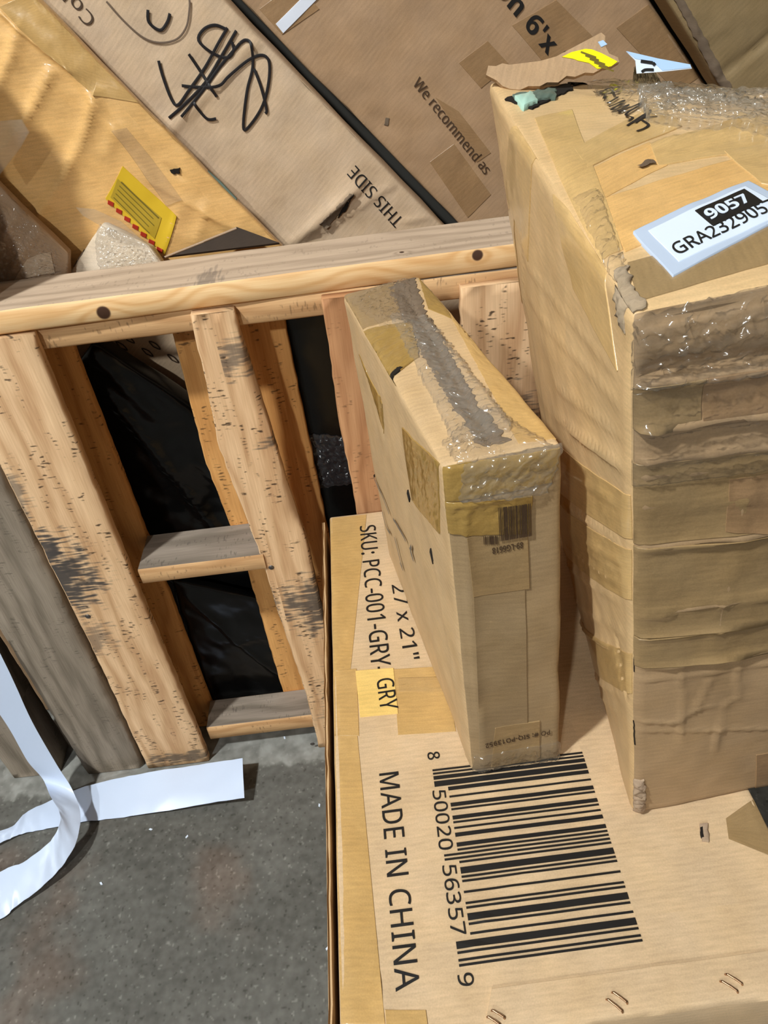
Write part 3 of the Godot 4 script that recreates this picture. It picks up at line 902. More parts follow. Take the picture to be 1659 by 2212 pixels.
func tall_carton() -> void:
	var c := Carton.new([Vector3(0.2980, 0.7505, -0.9500), Vector3(0.6000, 0.7505, -0.9600), Vector3(0.1740, 1.4620, -0.9500), Vector3(0.5600, 1.4050, -0.9550), Vector3(0.2490, 0.7505, -0.4550), Vector3(0.5850, 0.7505, -0.4800), Vector3(0.1780, 1.3880, -0.4550), Vector3(0.5200, 1.4100, -0.4750)], 0.010, 0.0022, 23)
	var fr := []
	for q in [[Vector2(-0.0081, 0.8535), Vector2(0.3396, 0.8418), 0.0086, 0.0055], [Vector2(-0.0117, 0.8097), Vector2(0.3514, 0.7950), 0.0054, 0.0044], [Vector2(-0.0087, 0.7864), Vector2(0.3585, 0.7668), 0.0033, 0.0039], [Vector2(-0.0098, 0.6687), Vector2(0.3864, 0.6565), 0.0054, 0.0039],
			[Vector2(-0.0091, 0.7392), Vector2(0.3706, 0.7186), 0.0022, 0.0050], [Vector2(0.0029, 0.5399), Vector2(0.4165, 0.5389), 0.0049, 0.0033], [Vector2(0.0028, 0.4936), Vector2(0.4313, 0.4815), 0.0038, 0.0032], [Vector2(0.0068, 0.4257), Vector2(0.4489, 0.4136), 0.0054, 0.0032],
			[Vector2(0.0221, 0.3945), Vector2(0.4576, 0.3799), 0.0022, 0.0033], [Vector2(0.0158, 0.2921), Vector2(0.1374, 0.2717), 0.0033, 0.0032], [Vector2(0.1374, 0.2717), Vector2(0.2045, 0.2980), 0.0025, 0.0032], [Vector2(0.2045, 0.2980), Vector2(0.2576, 0.2967), 0.0017, 0.0032],
			[Vector2(0.0100, 0.2638), Vector2(0.5051, 0.1991), 0.0027, 0.0032], [Vector2(0.2816, 0.7662), Vector2(0.2576, 0.6809), 0.0025, 0.0032], [Vector2(0.2576, 0.6809), Vector2(0.2585, 0.5883), 0.0017, 0.0032], [Vector2(0.2585, 0.5883), Vector2(0.2390, 0.5345), 0.0022, 0.0032],
			[Vector2(0.2390, 0.5345), Vector2(0.2366, 0.4784), 0.0022, 0.0032], [Vector2(0.2366, 0.4784), Vector2(0.2357, 0.4052), 0.0017, 0.0032], [Vector2(0.1324, 0.4738), Vector2(0.1353, 0.4175), 0.0017, 0.0032], [Vector2(0.1353, 0.4175), Vector2(0.1477, 0.3479), 0.0022, 0.0032], [Vector2(0.1477, 0.3479), Vector2(0.1586, 0.2121), 0.0022, 0.0033],
			[Vector2(0.2352, 0.3776), Vector2(0.2003, 0.3096), 0.0022, 0.0032], [Vector2(0.3059, 0.4160), Vector2(0.3241, 0.3125), 0.0027, 0.0032], [Vector2(0.3241, 0.3125), Vector2(0.2866, 0.2993), 0.0022, 0.0032], [Vector2(0.2866, 0.2993), Vector2(0.2800, 0.2338), 0.0017, 0.0032], [Vector2(0.2800, 0.2338), Vector2(0.2727, 0.1651), 0.0033, 0.0032],
			[Vector2(-0.0094, 0.9168), Vector2(0.0753, 0.9232), -0.009, 0.008], [Vector2(0.0753, 0.9232), Vector2(0.3217, 0.9137), -0.010, 0.008], [Vector2(-0.0095, 0.9133), Vector2(0.3252, 0.8996), 0.0065, 0.0044], [Vector2(0.0347, 0.9929), Vector2(0.2985, 1.0069), -0.010, 0.004], [Vector2(0.0303, 0.9825), Vector2(0.3031, 0.9885), -0.007, 0.004],
			[Vector2(0.0791, 0.9414), Vector2(0.1589, 0.9566), 0.0033, 0.0033], [Vector2(0.1326, 0.9350), Vector2(0.2147, 0.9635), 0.0033, 0.0033]]:
		fr.append(q)
	c.creases = {"front": fr, "left": [[Vector2(0.4512, 0.2956), Vector2(0.9603, 0.5733), 0.003, 0.0032], [Vector2(0.4208, 0.3352), Vector2(0.9622, 0.6169), 0.002, 0.0032], [Vector2(0.3484, 0.0641), Vector2(0.9557, 0.4687), 0.003, 0.0032], [Vector2(0.0889, -0.4739), Vector2(0.9531, 0.2580), 0.002, 0.0032], [Vector2(0.5278, 0.6296), Vector2(0.9688, 0.7830), 0.003, 0.004], [Vector2(0.2900, 0.7380), Vector2(0.9491, 0.8653), 0.002, 0.006],
		[Vector2(0.6632, 0.6738), Vector2(0.9538, 0.7778), 0.0038, 0.0039], [Vector2(0.5618, 0.4686), Vector2(0.9465, 0.6455), 0.0038, 0.0033], [Vector2(0.5825, 0.5589), Vector2(0.9502, 0.7114), 0.0018, 0.0033], [Vector2(0.3578, 0.1791), Vector2(0.9394, 0.5247), 0.0038, 0.0033], [Vector2(0.1821, -0.1320), Vector2(0.8762, 0.3632), 0.0042, 0.0033],
		[Vector2(0.5196, 0.3759), Vector2(0.9430, 0.5841), 0.0018, 0.0044], [Vector2(-0.0100, -0.4706), Vector2(0.9231, 0.2806), 0.0038, 0.0033], [Vector2(0.5806, 0.7063), Vector2(0.9561, 0.8236), 0.0028, 0.0044], [Vector2(0.2940, 0.8024), Vector2(0.9284, 0.8980), 0.0018, 0.0055], [Vector2(0.9186, 0.4189), Vector2(0.9711, 0.3332), -0.004, 0.004],
		[Vector2(0.3435, 1.0181), Vector2(-0.0755, 0.8413), 0.0016, 0.0077], [Vector2(-0.2977, 0.7871), Vector2(-0.0062, 0.8473), -0.006, 0.006], [Vector2(0.2975, 0.8624), Vector2(0.2142, 0.7103), 0.0028, 0.0044]],
		"top": [[Vector2(0.3268, 0.1632), Vector2(0.6434, 0.3962), 0.010, 0.018], [Vector2(0.3070, 0.4798), Vector2(0.6159, 0.4434), 0.006, 0.012], [Vector2(0.3920, 0.2916), Vector2(0.6902, 0.3150), -0.004, 0.010], [Vector2(0.0347, 0.2115), Vector2(0.0232, 0.7955), -0.003, 0.012]]}
	c.bulge = {"left": 0.016, "front": 0.006, "top": 0.006}
	var t := thing("tall_carton", "tall crumpled brown carton with a torn top and white numbered label, on the large carton", "carton")
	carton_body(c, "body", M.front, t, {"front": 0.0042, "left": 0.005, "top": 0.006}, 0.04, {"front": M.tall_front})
	# tape over the left face and the top: golden sheets with paler gaps
	patch(c, "left", [Vector2(-1.0826, 0.3951), Vector2(0.2023, 0.8630), Vector2(-0.1000, 0.4777), Vector2(-7.2844, -1.8382)], "packing_tape", M.gold_soft, t, 0.001, 0.010)
	patch(c, "left", [Vector2(0.2989, 1.0137), Vector2(0.4599, 1.0232), Vector2(0.3571, 0.8237), Vector2(0.0741, 0.8419)], "packing_tape", M.gold_soft, t, 0.001, 0.010)
	patch(c, "left", [Vector2(0.5909, 0.9906), Vector2(0.8536, 1.0227), Vector2(0.9517, 0.9097), Vector2(0.7274, 0.9188)], "packing_tape", M.gold_soft, t, 0.001, 0.010)
	patch(c, "left", [Vector2(0.3492, 0.5010), Vector2(0.9923, 0.7535), Vector2(0.9965, 0.6825), Vector2(0.3181, 0.3717)], "packing_tape", M.gold_soft, t, 0.001, 0.010)
	patch(c, "left", [Vector2(0.3675, 0.3547), Vector2(0.9936, 0.6624), Vector2(0.9953, 0.5692), Vector2(0.2873, 0.1678)], "packing_tape", M.gold_soft, t, 0.001, 0.010)
	patch(c, "left", [Vector2(0.0167, -0.2352), Vector2(0.9940, 0.4520), Vector2(0.9963, 0.3597), Vector2(-0.0437, -0.4709)], "packing_tape", M.gold_soft, t, 0.001, 0.010)
	patch(c, "top", [Vector2(0.0622, 0.2683), Vector2(0.1777, 0.2286), Vector2(0.0615, 0.8348), Vector2(0.0003, 0.8489)], "packing_tape", M.gold_soft, t, 0.001, 0.008, 0.001, 51)
	patch(c, "top", [Vector2(0.1046, 0.4506), Vector2(0.4170, 0.2347), Vector2(0.4136, 0.3825), Vector2(0.1018, 0.5444)], "packing_tape", M.gold_soft, t, 0.0014, 0.008, 0.001, 52)
	patch(c, "top", [Vector2(0.2847, 0.4763), Vector2(0.6914, 0.3151), Vector2(0.6302, 0.5412), Vector2(0.2633, 0.5736)], "packing_tape", M.gold_soft, t, 0.0014, 0.008, 0.002, 53)
	patch(c, "top", [Vector2(0.0523, 0.8759), Vector2(0.0263, 0.9796), Vector2(0.3473, 0.9437), Vector2(0.3673, 0.8531)], "packing_tape", M.front_tape, t, 0.0010, 0.008, 0.001, 54)
	patch(c, "top", [Vector2(0.1016, 0.5508), Vector2(0.2934, 0.4569), Vector2(0.2862, 0.5735), Vector2(0.0845, 0.6754)], "packing_tape", M.yellow_card, t, 0.0006, 0.008, 0.0, 55)
	patch(c, "top", [Vector2(0.0845, 0.6754), Vector2(0.5244, 0.5605), Vector2(0.4648, 0.7485), Vector2(0.0629, 0.8426)], "packing_tape", M.yellow_card, t, 0.0010, 0.008, 0.0, 56)
	patch(c, "top", [Vector2(0.4408, 0.5429), Vector2(0.6187, 0.5019), Vector2(0.5094, 0.7614), Vector2(0.4394, 0.7030)], "packing_tape", M.gold_soft, t, 0.0018, 0.008, 0.001, 57)
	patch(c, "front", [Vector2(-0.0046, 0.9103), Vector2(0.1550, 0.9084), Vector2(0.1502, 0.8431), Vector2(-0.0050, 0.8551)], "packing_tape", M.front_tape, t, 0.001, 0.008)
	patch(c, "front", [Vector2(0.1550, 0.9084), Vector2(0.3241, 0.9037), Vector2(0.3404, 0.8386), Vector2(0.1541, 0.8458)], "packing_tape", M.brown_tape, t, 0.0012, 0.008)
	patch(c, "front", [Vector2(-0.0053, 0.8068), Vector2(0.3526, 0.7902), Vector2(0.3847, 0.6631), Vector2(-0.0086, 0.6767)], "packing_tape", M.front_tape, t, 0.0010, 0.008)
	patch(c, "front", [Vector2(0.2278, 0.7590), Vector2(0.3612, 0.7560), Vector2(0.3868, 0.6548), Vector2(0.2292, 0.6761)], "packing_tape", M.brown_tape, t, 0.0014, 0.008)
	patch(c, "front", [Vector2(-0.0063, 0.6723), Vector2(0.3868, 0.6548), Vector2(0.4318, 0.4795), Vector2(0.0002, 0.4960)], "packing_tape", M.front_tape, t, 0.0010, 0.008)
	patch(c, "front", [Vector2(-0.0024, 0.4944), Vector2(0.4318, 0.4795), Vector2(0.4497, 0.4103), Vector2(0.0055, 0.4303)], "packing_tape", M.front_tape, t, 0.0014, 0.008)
	patch(c, "front", [Vector2(0.4257, 0.1318), Vector2(0.5236, 0.1293), Vector2(0.5592, -0.0040), Vector2(0.4573, 0.0016)], "packing_tape", M.brown_tape, t, 0.0010, 0.008)
	# loose clear film: crest along the top, folds below the front rim
	patch(c, "top", [Vector2(0.3794, 0.1985), Vector2(0.8591, 0.0926), Vector2(0.6713, 0.5508), Vector2(0.3368, 0.3590)], "film_sheet", M.film_haze, t, 0.010, 0.0022, 0.008, 61, 0.006, Vector2(5.0, 38.0))
	patch(c, "top", [Vector2(0.2916, -0.0047), Vector2(0.7509, -0.0647), Vector2(0.6929, 0.2658), Vector2(0.2792, 0.2848)], "film_sheet", M.film_clear, t, 0.004, 0.0022, 0.006, 62, 0.006, Vector2(7.0, 55.0))
	patch(c, "top", [Vector2(0.0309, 0.6462), Vector2(0.0887, 0.6389), Vector2(0.0382, 0.8998), Vector2(0.0032, 0.9043)], "film_sheet", M.film_clear, t, 0.003, 0.0022, 0.008, 63, 0.003)
	patch(c, "front", [Vector2(0.0089, 0.9928), Vector2(0.3084, 1.0039), Vector2(0.3359, 0.8965), Vector2(-0.0066, 0.9106)], "film_sheet", M.film, t, 0.004, 0.0022, 0.010, 64, 0.004, Vector2(7.0, 55.0))
	patch(c, "front", [Vector2(-0.0046, 0.9056), Vector2(0.3264, 0.8948), Vector2(0.3594, 0.7632), Vector2(-0.0077, 0.7756)], "film_sheet", M.film_clear, t, 0.003, 0.0022, 0.005, 65, 0.002, Vector2(7.0, 55.0))
	# torn rear rim: dark opening, mint foam inside, a standing flap
	patch(c, "top", [Vector2(0.0140, 0.1472), Vector2(0.2426, 0.0249), Vector2(0.2332, 0.0778), Vector2(0.0715, 0.2177)], "opening", M.dark_hole, t, 0.0020, 0.004, 0.0, 66, 0.004)
	patch(c, "top", [Vector2(0.2429, -0.0060), Vector2(0.4572, -0.1873), Vector2(0.3825, -0.0531), Vector2(0.2488, 0.0394)], "opening", M.dark_hole, t, 0.0020, 0.004, 0.0, 67, 0.004)
	patch(c, "top", [Vector2(0.0395, 0.1405), Vector2(0.1780, 0.0887), Vector2(0.1508, 0.1565), Vector2(0.0389, 0.1884)], "foam", M.mint_dark, t, 0.0040, 0.004, 0.004, 68, 0.003)
	patch(c, "top", [Vector2(0.0379, 0.1647), Vector2(0.0964, 0.1356), Vector2(0.0935, 0.1883), Vector2(0.0458, 0.2173)], "foam", M.mint, t, 0.0060, 0.004, 0.004, 69, 0.002)
	var fp := Vector3(-0.05, 0.62, 0.78).normalized()
	sheet([Vector3(0.1694, 1.4666, -0.9295), Vector3(0.1731, 1.4744, -0.9355), Vector3(0.1811, 1.4732, -0.9341), Vector3(0.1885, 1.4750, -0.9350), Vector3(0.1963, 1.4731, -0.9330), Vector3(0.2293, 1.4734, -0.9311), Vector3(0.2474, 1.4758, -0.9319), Vector3(0.2633, 1.4809, -0.9349), Vector3(0.2845, 1.4875, -0.9388), Vector3(0.2982, 1.4919, -0.9414), Vector3(0.3022, 1.4887, -0.9386), Vector3(0.3005, 1.4808, -0.9324), Vector3(0.3038, 1.4732, -0.9262), Vector3(0.3127, 1.4692, -0.9224), Vector3(0.3135, 1.4651, -0.9191), Vector3(0.3045, 1.4618, -0.9171), Vector3(0.2954, 1.4614, -0.9174), Vector3(0.2848, 1.4579, -0.9153), Vector3(0.2760, 1.4591, -0.9168), Vector3(0.2645, 1.4565, -0.9154), Vector3(0.2557, 1.4581, -0.9173), Vector3(0.2459, 1.4533, -0.9141), Vector3(0.2339, 1.4544, -0.9157), Vector3(0.2259, 1.4518, -0.9142), Vector3(0.2135, 1.4529, -0.9159), Vector3(0.2040, 1.4505, -0.9145), Vector3(0.1931, 1.4523, -0.9166), Vector3(0.1860, 1.4553, -0.9195), Vector3(0.1802, 1.4607, -0.9242)], fp, 0.005, "torn_flap", M.flap, t)
	sheet([Vector3(0.2532, 1.4745, -0.9305) + fp * 0.0052, Vector3(0.2638, 1.4776, -0.9322) + fp * 0.0052, Vector3(0.2791, 1.4791, -0.9324) + fp * 0.0052, Vector3(0.2860, 1.4780, -0.9312) + fp * 0.0052, Vector3(0.2954, 1.4740, -0.9273) + fp * 0.0052, Vector3(0.3116, 1.4652, -0.9194) + fp * 0.0052, Vector3(0.3045, 1.4618, -0.9171) + fp * 0.0052, Vector3(0.2893, 1.4608, -0.9172) + fp * 0.0052, Vector3(0.2812, 1.4667, -0.9225) + fp * 0.0052, Vector3(0.2696, 1.4698, -0.9257) + fp * 0.0052, Vector3(0.2649, 1.4718, -0.9276) + fp * 0.0052], fp, 0.0006, "warning_sticker", M.neon, t)
	for k in 5:
		var a := Vector3(0.2737, 1.4767, -0.9309).lerp(Vector3(0.2907, 1.4631, -0.9190), k / 4.0) + fp * 0.0056
		strokes([[a, a + (Vector3(0.2988, 1.4700, -0.9240) - Vector3(0.2818, 1.4768, -0.9305)) * (0.9 - 0.1 * (k % 2))]], 0.0018, fp, "print_line", M.ink_olive, t)
	sheet([Vector3(0.2934, 1.4838, -0.9353) + fp * 0.0052, Vector3(0.2991, 1.4849, -0.9358) + fp * 0.0052, Vector3(0.3030, 1.4809, -0.9324) + fp * 0.0052, Vector3(0.2962, 1.4791, -0.9314) + fp * 0.0052], fp, 0.0006, "label_scrap", M.blue_paper, t)
	patch(c, "top", [Vector2(0.3638, -0.0409), Vector2(0.4675, -0.1137), Vector2(0.4746, -0.0520), Vector2(0.3693, 0.0220)], "warning_sticker", M.neon, t, 0.0024, 0.004)
	patch(c, "top", [Vector2(0.4453, -0.0937), Vector2(0.4703, -0.1094), Vector2(0.4709, -0.0801), Vector2(0.4397, -0.0594)], "print_block", M.ink_olive, t, 0.0030, 0.003)
	# bunched corrugated paper beside the tear
	var bunch := tool()
	var nz := noise(71, 1.0, 3)
	var us := PackedFloat32Array()
	for i in 25:
		us.append(i / 24.0)
	var o := Vector2(0.4869, -0.1862)
	grid(bunch, us, us, func(u, v):
		var hgt := 0.026 * smoothstep(0.0, 0.25, minf(minf(u, 1.0 - u), minf(v, 1.0 - v))) * (0.75 + 0.7 * nz.get_noise_2d(u * 9.0, v * 9.0))
		var pt: Vector3 = c.at("top", o.x + (u - 0.5) * 0.11, clampf(o.y + (v - 0.5) * 0.10, 0.0, 1.0), hgt)
		return pt, Vector3.UP, Vector2(0.05, 0.05))
	done(bunch, "crumpled_liner", M.drab_card, t)
	sheet([Vector3(0.3237, 1.4754, -0.9267), Vector3(0.3323, 1.4666, -0.9191), Vector3(0.3320, 1.4554, -0.9102), Vector3(0.3593, 1.4545, -0.9078), Vector3(0.3910, 1.4545, -0.9058), Vector3(0.3896, 1.4579, -0.9085), Vector3(0.3561, 1.4661, -0.9172)], fp, 0.0008, "shipping_label", M.paper, t)
	sheet([Vector3(0.3237, 1.4754, -0.9267) + fp * 0.0009, Vector3(0.3320, 1.4682, -0.9204) + fp * 0.0009, Vector3(0.3516, 1.4629, -0.9149) + fp * 0.0009, Vector3(0.3594, 1.4553, -0.9084) + fp * 0.0009, Vector3(0.3901, 1.4550, -0.9062) + fp * 0.0009, Vector3(0.3896, 1.4579, -0.9085) + fp * 0.0009, Vector3(0.3561, 1.4661, -0.9172) + fp * 0.0009], fp, 0.0004, "label_border", M.blue_paper, t)
	strokes([[Vector3(0.3375, 1.4653, -0.9178) + fp * 0.001, Vector3(0.3501, 1.4626, -0.9148) + fp * 0.001], [Vector3(0.3501, 1.4626, -0.9148) + fp * 0.001, Vector3(0.3522, 1.4604, -0.9129) + fp * 0.001]], 0.0035, fp, "lettering", ink, t)
	strokes([[Vector3(0.3370, 1.4557, -0.9102) + fp * 0.001, Vector3(0.3413, 1.4574, -0.9112) + fp * 0.001, Vector3(0.3501, 1.4566, -0.9100) + fp * 0.001]], 0.003, fp, "lettering", ink, t)
	# the numbered label
	patch(c, "top", [Vector2(0.0984, 0.8010), Vector2(0.4152, 0.6923), Vector2(0.4475, 0.8230), Vector2(0.1134, 0.9411)], "number_label", M.label_rim, t, 0.0030, 0.006)
	patch(c, "top", [Vector2(0.1276, 0.8082), Vector2(0.3935, 0.7165), Vector2(0.4243, 0.8272), Vector2(0.1412, 0.9104)], "label_panel", M.paper, t, 0.0034, 0.006)
	patch(c, "top", [Vector2(0.2450, 0.7775), Vector2(0.3823, 0.7300), Vector2(0.3919, 0.7859), Vector2(0.2554, 0.8333)], "number_panel", ink, t, 0.0039, 0.006)
	lettering("9057", c, "top", Vector2(0.2591, 0.8159), Vector2(0.3697, 0.7797), 0.021, 0.0045, "lettering", M.paper, t, font_bold, Vector2(0.2553, 0.7873))
	lettering("GRA2329057", c, "top", Vector2(0.1482, 0.8952), Vector2(0.4098, 0.8118), 0.019, 0.0040, "lettering", ink, t, null, Vector2(0.1451, 0.8636))
	strokes([[Vector2(0.2750, 0.1256), Vector2(0.3333, 0.0815)], [Vector2(0.2822, 0.1536), Vector2(0.3177, 0.0940), Vector2(0.3635, 0.0673), Vector2(0.3540, 0.1031), Vector2(0.3121, 0.1313)], [Vector2(0.2801, 0.1879), Vector2(0.3203, 0.1236), Vector2(0.3120, 0.1810)], [Vector2(0.2767, 0.2179), Vector2(0.3186, 0.1913)], [Vector2(0.2733, 0.2405), Vector2(0.3289, 0.2120), Vector2(0.2725, 0.2627), Vector2(0.3312, 0.2390), Vector2(0.2840, 0.2726)], [Vector2(0.2841, 0.2788), Vector2(0.3699, 0.2402), Vector2(0.3018, 0.2923), Vector2(0.3093, 0.3174), Vector2(0.2886, 0.3367)], [Vector2(0.2746, 0.3644), Vector2(0.3708, 0.2870), Vector2(0.3020, 0.3527)], [Vector2(0.2847, 0.3992), Vector2(0.3283, 0.3729), Vector2(0.3263, 0.3310), Vector2(0.3718, 0.3255)]], 0.0030, Vector3.ZERO, "handwriting", M.marker_dark, t, c, "top")
	strokes([[Vector2(0.2136, 0.5774), Vector2(0.2299, 0.5717), Vector2(0.2490, 0.5549), Vector2(0.2507, 0.5712)]], 0.006, Vector3.ZERO, "scuff", M.marker_faint, t, c, "top")
	# crushed front corner and worn edge
	patch(c, "top", [Vector2(0.0149, 0.8872), Vector2(0.0439, 0.8877), Vector2(0.0292, 0.9959), Vector2(-0.0089, 0.9951)], "crushed_corner", M.torn_mid, t, 0.002, 0.003, 0.006, 72, 0.004)
	patch(c, "left", [Vector2(0.9130, 1.0141), Vector2(0.9748, 1.0086), Vector2(0.9753, 0.9667), Vector2(0.9355, 0.9867)], "crushed_corner", M.torn_mid, t, 0.001, 0.003, 0.005, 73, 0.003)
	patch(c, "front", [Vector2(-0.0008, 0.1127), Vector2(0.0442, 0.1135), Vector2(0.0463, 0.0068), Vector2(0.0006, 0.0073)], "crushed_corner", M.torn_pale, t, 0.002, 0.003, 0.008, 75, 0.003)
	for q in [[1, Vector2(0.0002, 0.4776), Vector2(0.0041, 0.4770), Vector2(0.0055, 0.4139), Vector2(0.0014, 0.4145)], [1, Vector2(0.0012, 0.2908), Vector2(0.0056, 0.2900), Vector2(0.0101, 0.2215), Vector2(0.0041, 0.2226)]]:
		patch(c, "front", q.slice(1), "tear", M.dark_hole, t, 0.0012, 0.003, 0.0, 76, 0.001)
	for q in [Vector2(-0.4924, 0.6574), Vector2(-0.2507, 0.7138), Vector2(-0.5361, 0.6064), Vector2(-0.2776, 0.6726)]:
		patch(c, "left", [q + Vector2(-0.006, 0.0), q + Vector2(0.0, -0.016), q + Vector2(0.006, -0.004), q + Vector2(0.0, 0.012)], "hole", M.dark_hole, t, 0.0016, 0.003, 0.0, 77, 0.001)


func leaning_cartons() -> void:
	var n := Vector3(0, 0, 1)
	# the grey-brown one with the scribble
	var b := Carton.new([Vector3(0.2180, 0.0246, -1.4720), Vector3(0.7529, 0.4762, -1.4720), Vector3(-1.1689, 1.6675, -1.4720), Vector3(-0.6340, 2.1191, -1.4720), Vector3(0.2180, 0.0246, -1.4120), Vector3(0.7529, 0.4762, -1.4120), Vector3(-1.1689, 1.6675, -1.4120), Vector3(-0.6340, 2.1191, -1.4120)], 0.008, 0.003, 31)
	b.creases = {"front": [[Vector2(0.6906, 0.6294), Vector2(0.9950, 0.6182), 0.006, 0.012], [Vector2(0.7060, 0.5027), Vector2(0.9099, 0.4931), 0.012, 0.012], [Vector2(0.7662, 0.4932), Vector2(0.9958, 0.4714), 0.005, 0.006], [Vector2(0.9348, 0.4459), Vector2(0.9938, 0.4311), 0.004, 0.004]]}
	b.bulge = {"front": 0.006}
	var t := thing("long_carton", "long leaning grey brown carton with looping marker scribble and upside down print", "carton")
	carton_body(b, "body", M.grey_card, t, {"front": 0.008}, 0.05)
	lettering("THIS SIDE", b, "front", Vector2(0.9415, 0.4470), Vector2(0.9519, 0.5069), Vector3(0.0620, 1.2369, -1.4120).distance_to(Vector3(0.0438, 1.2246, -1.4120)), 0.0012, "lettering", ink, t)
	lettering("Color", b, "front", Vector2(0.7766, 0.7103), Vector2(0.7936, 0.7487), Vector3(-0.3517, 1.5422, -1.4120).distance_to(Vector3(-0.3694, 1.5331, -1.4120)), 0.0012, "lettering", M.ink_brown, t)
	strokes([
		[Vector2(0.9590, 0.6395), Vector2(0.9481, 0.6468), Vector2(0.9245, 0.6511), Vector2(0.8991, 0.6497), Vector2(0.9011, 0.6372), Vector2(0.9171, 0.6279), Vector2(0.9384, 0.6276), Vector2(0.9485, 0.6318)],
		[Vector2(0.9633, 0.6393), Vector2(0.9288, 0.6384), Vector2(0.8662, 0.6361), Vector2(0.8040, 0.6359), Vector2(0.7605, 0.6362), Vector2(0.7606, 0.6425), Vector2(0.7854, 0.6556), Vector2(0.8045, 0.6634)],
		[Vector2(0.9728, 0.6336), Vector2(0.9061, 0.6316), Vector2(0.8409, 0.6301), Vector2(0.7733, 0.6327), Vector2(0.7232, 0.6359)],
		[Vector2(0.9594, 0.6268), Vector2(0.8927, 0.6284), Vector2(0.8225, 0.6283), Vector2(0.7461, 0.6295)],
		[Vector2(0.8624, 0.6498), Vector2(0.8503, 0.6349), Vector2(0.8363, 0.6181)],
		[Vector2(0.7992, 0.6416), Vector2(0.8250, 0.6314), Vector2(0.8586, 0.6214), Vector2(0.8895, 0.6198), Vector2(0.9459, 0.6156), Vector2(0.9760, 0.6101), Vector2(0.9748, 0.6032), Vector2(0.9351, 0.5941), Vector2(0.8871, 0.5884), Vector2(0.8309, 0.5877), Vector2(0.8320, 0.5916), Vector2(0.8944, 0.6038), Vector2(0.9416, 0.6105), Vector2(0.9748, 0.6203), Vector2(0.9732, 0.6251), Vector2(0.9594, 0.6268)],
		[Vector2(0.9416, 0.6092), Vector2(0.9238, 0.5979), Vector2(0.8963, 0.5852), Vector2(0.8870, 0.5842)],
		[Vector2(0.7916, 0.6292), Vector2(0.7846, 0.6219), Vector2(0.7836, 0.6138), Vector2(0.7981, 0.6094)],
		[Vector2(0.8693, 0.6867), Vector2(0.8511, 0.6820), Vector2(0.8556, 0.6735), Vector2(0.8788, 0.6726), Vector2(0.8968, 0.6743)]], 0.0045, n, "scribble", M.marker, t, b, "front")
	strokes([[Vector2(0.8201, 0.7104), Vector2(0.8151, 0.6953), Vector2(0.8180, 0.6796), Vector2(0.8355, 0.6691), Vector2(0.8674, 0.6616), Vector2(0.9022, 0.6611), Vector2(0.9344, 0.6660), Vector2(0.9470, 0.6690)]], 0.003, n, "printed_curve", M.marker_faint, t, b, "front")
	patch(b, "front", [Vector2(0.8618, 0.4935), Vector2(0.9042, 0.4940), Vector2(0.8566, 0.4888), Vector2(0.8278, 0.4898)], "tear", M.dark_hole, t, 0.004, 0.004, 0.0, 5, 0.003)
	patch(b, "front", [Vector2(0.7841, 0.4983), Vector2(0.8935, 0.4961), Vector2(0.8975, 0.4920), Vector2(0.7859, 0.4909)], "tear", M.torn, t, 0.003, 0.004, 0.003, 6, 0.003)
	for k in 6:
		var a := Vector2(0.1393, 0.5587).lerp(Vector2(0.2032, 0.5170), (k % 3) / 2.0) + Vector2(0.0, 0.02 * (k / 3))
		strokes([[a, a + Vector2(0.006, 0.006), a + Vector2(0.012, 0.0), a + Vector2(0.006, -0.006), a]], 0.0025, n, "care_symbol", M.ink_brown, t, b, "front")
	# the brown one behind it
	var c := Carton.new([Vector3(1.1781, 0.0292, -1.5450), Vector3(1.5347, 0.3383, -1.5450), Vector3(-0.7213, 2.2207, -1.5450), Vector3(-0.3646, 2.5298, -1.5450), Vector3(1.1781, 0.0292, -1.4850), Vector3(1.5347, 0.3383, -1.4850), Vector3(-0.7213, 2.2207, -1.4850), Vector3(-0.3646, 2.5298, -1.4850)], 0.006, 0.003, 33)
	c.creases = {"front": [[Vector2(0.0363, 0.5625), Vector2(0.0193, 0.5491), -0.002, 0.006], [Vector2(0.0441, 0.5961), Vector2(0.0578, 0.5823), -0.003, 0.008]]}
	c.bulge = {"front": 0.004}
	var u := thing("long_carton", "long leaning brown carton with the print 6'x, a white tape strip and darker tape squares", "carton")
	carton_body(c, "body", M.brown_card, u, {"front": 0.010}, 0.05)
	lettering("on 6'x 8'", c, "front", Vector2(0.6276, 0.5879), Vector2(0.6394, 0.5224), Vector3(0.3278, 1.4654, -1.4850).distance_to(Vector3(0.3512, 1.4807, -1.4850)), 0.0016, "lettering", ink, u, font_bold)
	lettering("We recommend as", c, "front", Vector2(0.2281, 0.5894), Vector2(0.2018, 0.5180), Vector3(0.1943, 1.3197, -1.4850).distance_to(Vector3(0.2090, 1.3288, -1.4850)), 0.0016, "lettering", M.ink_brown, u)
	for q in [[Vector2(0.3940, 0.5768), Vector2(0.5126, 0.5724), Vector2(0.5194, 0.5533), Vector2(0.3955, 0.5569)], [Vector2(0.6051, 0.5675), Vector2(0.7634, 0.5582), Vector2(0.7916, 0.5234), Vector2(0.6142, 0.5297)], [Vector2(0.0843, 0.5499), Vector2(0.1955, 0.5464), Vector2(0.1693, 0.5055), Vector2(0.0429, 0.5060)], [Vector2(0.2568, 0.5738), Vector2(0.2850, 0.5577), Vector2(0.2730, 0.5248), Vector2(0.2126, 0.5273)], [Vector2(0.0226, 0.6794), Vector2(0.1725, 0.6724), Vector2(0.1668, 0.6546), Vector2(0.0192, 0.6622)], [Vector2(0.8647, 0.5210), Vector2(0.9879, 0.5163), Vector2(1.0120, 0.4604), Vector2(0.9035, 0.4646)]]:
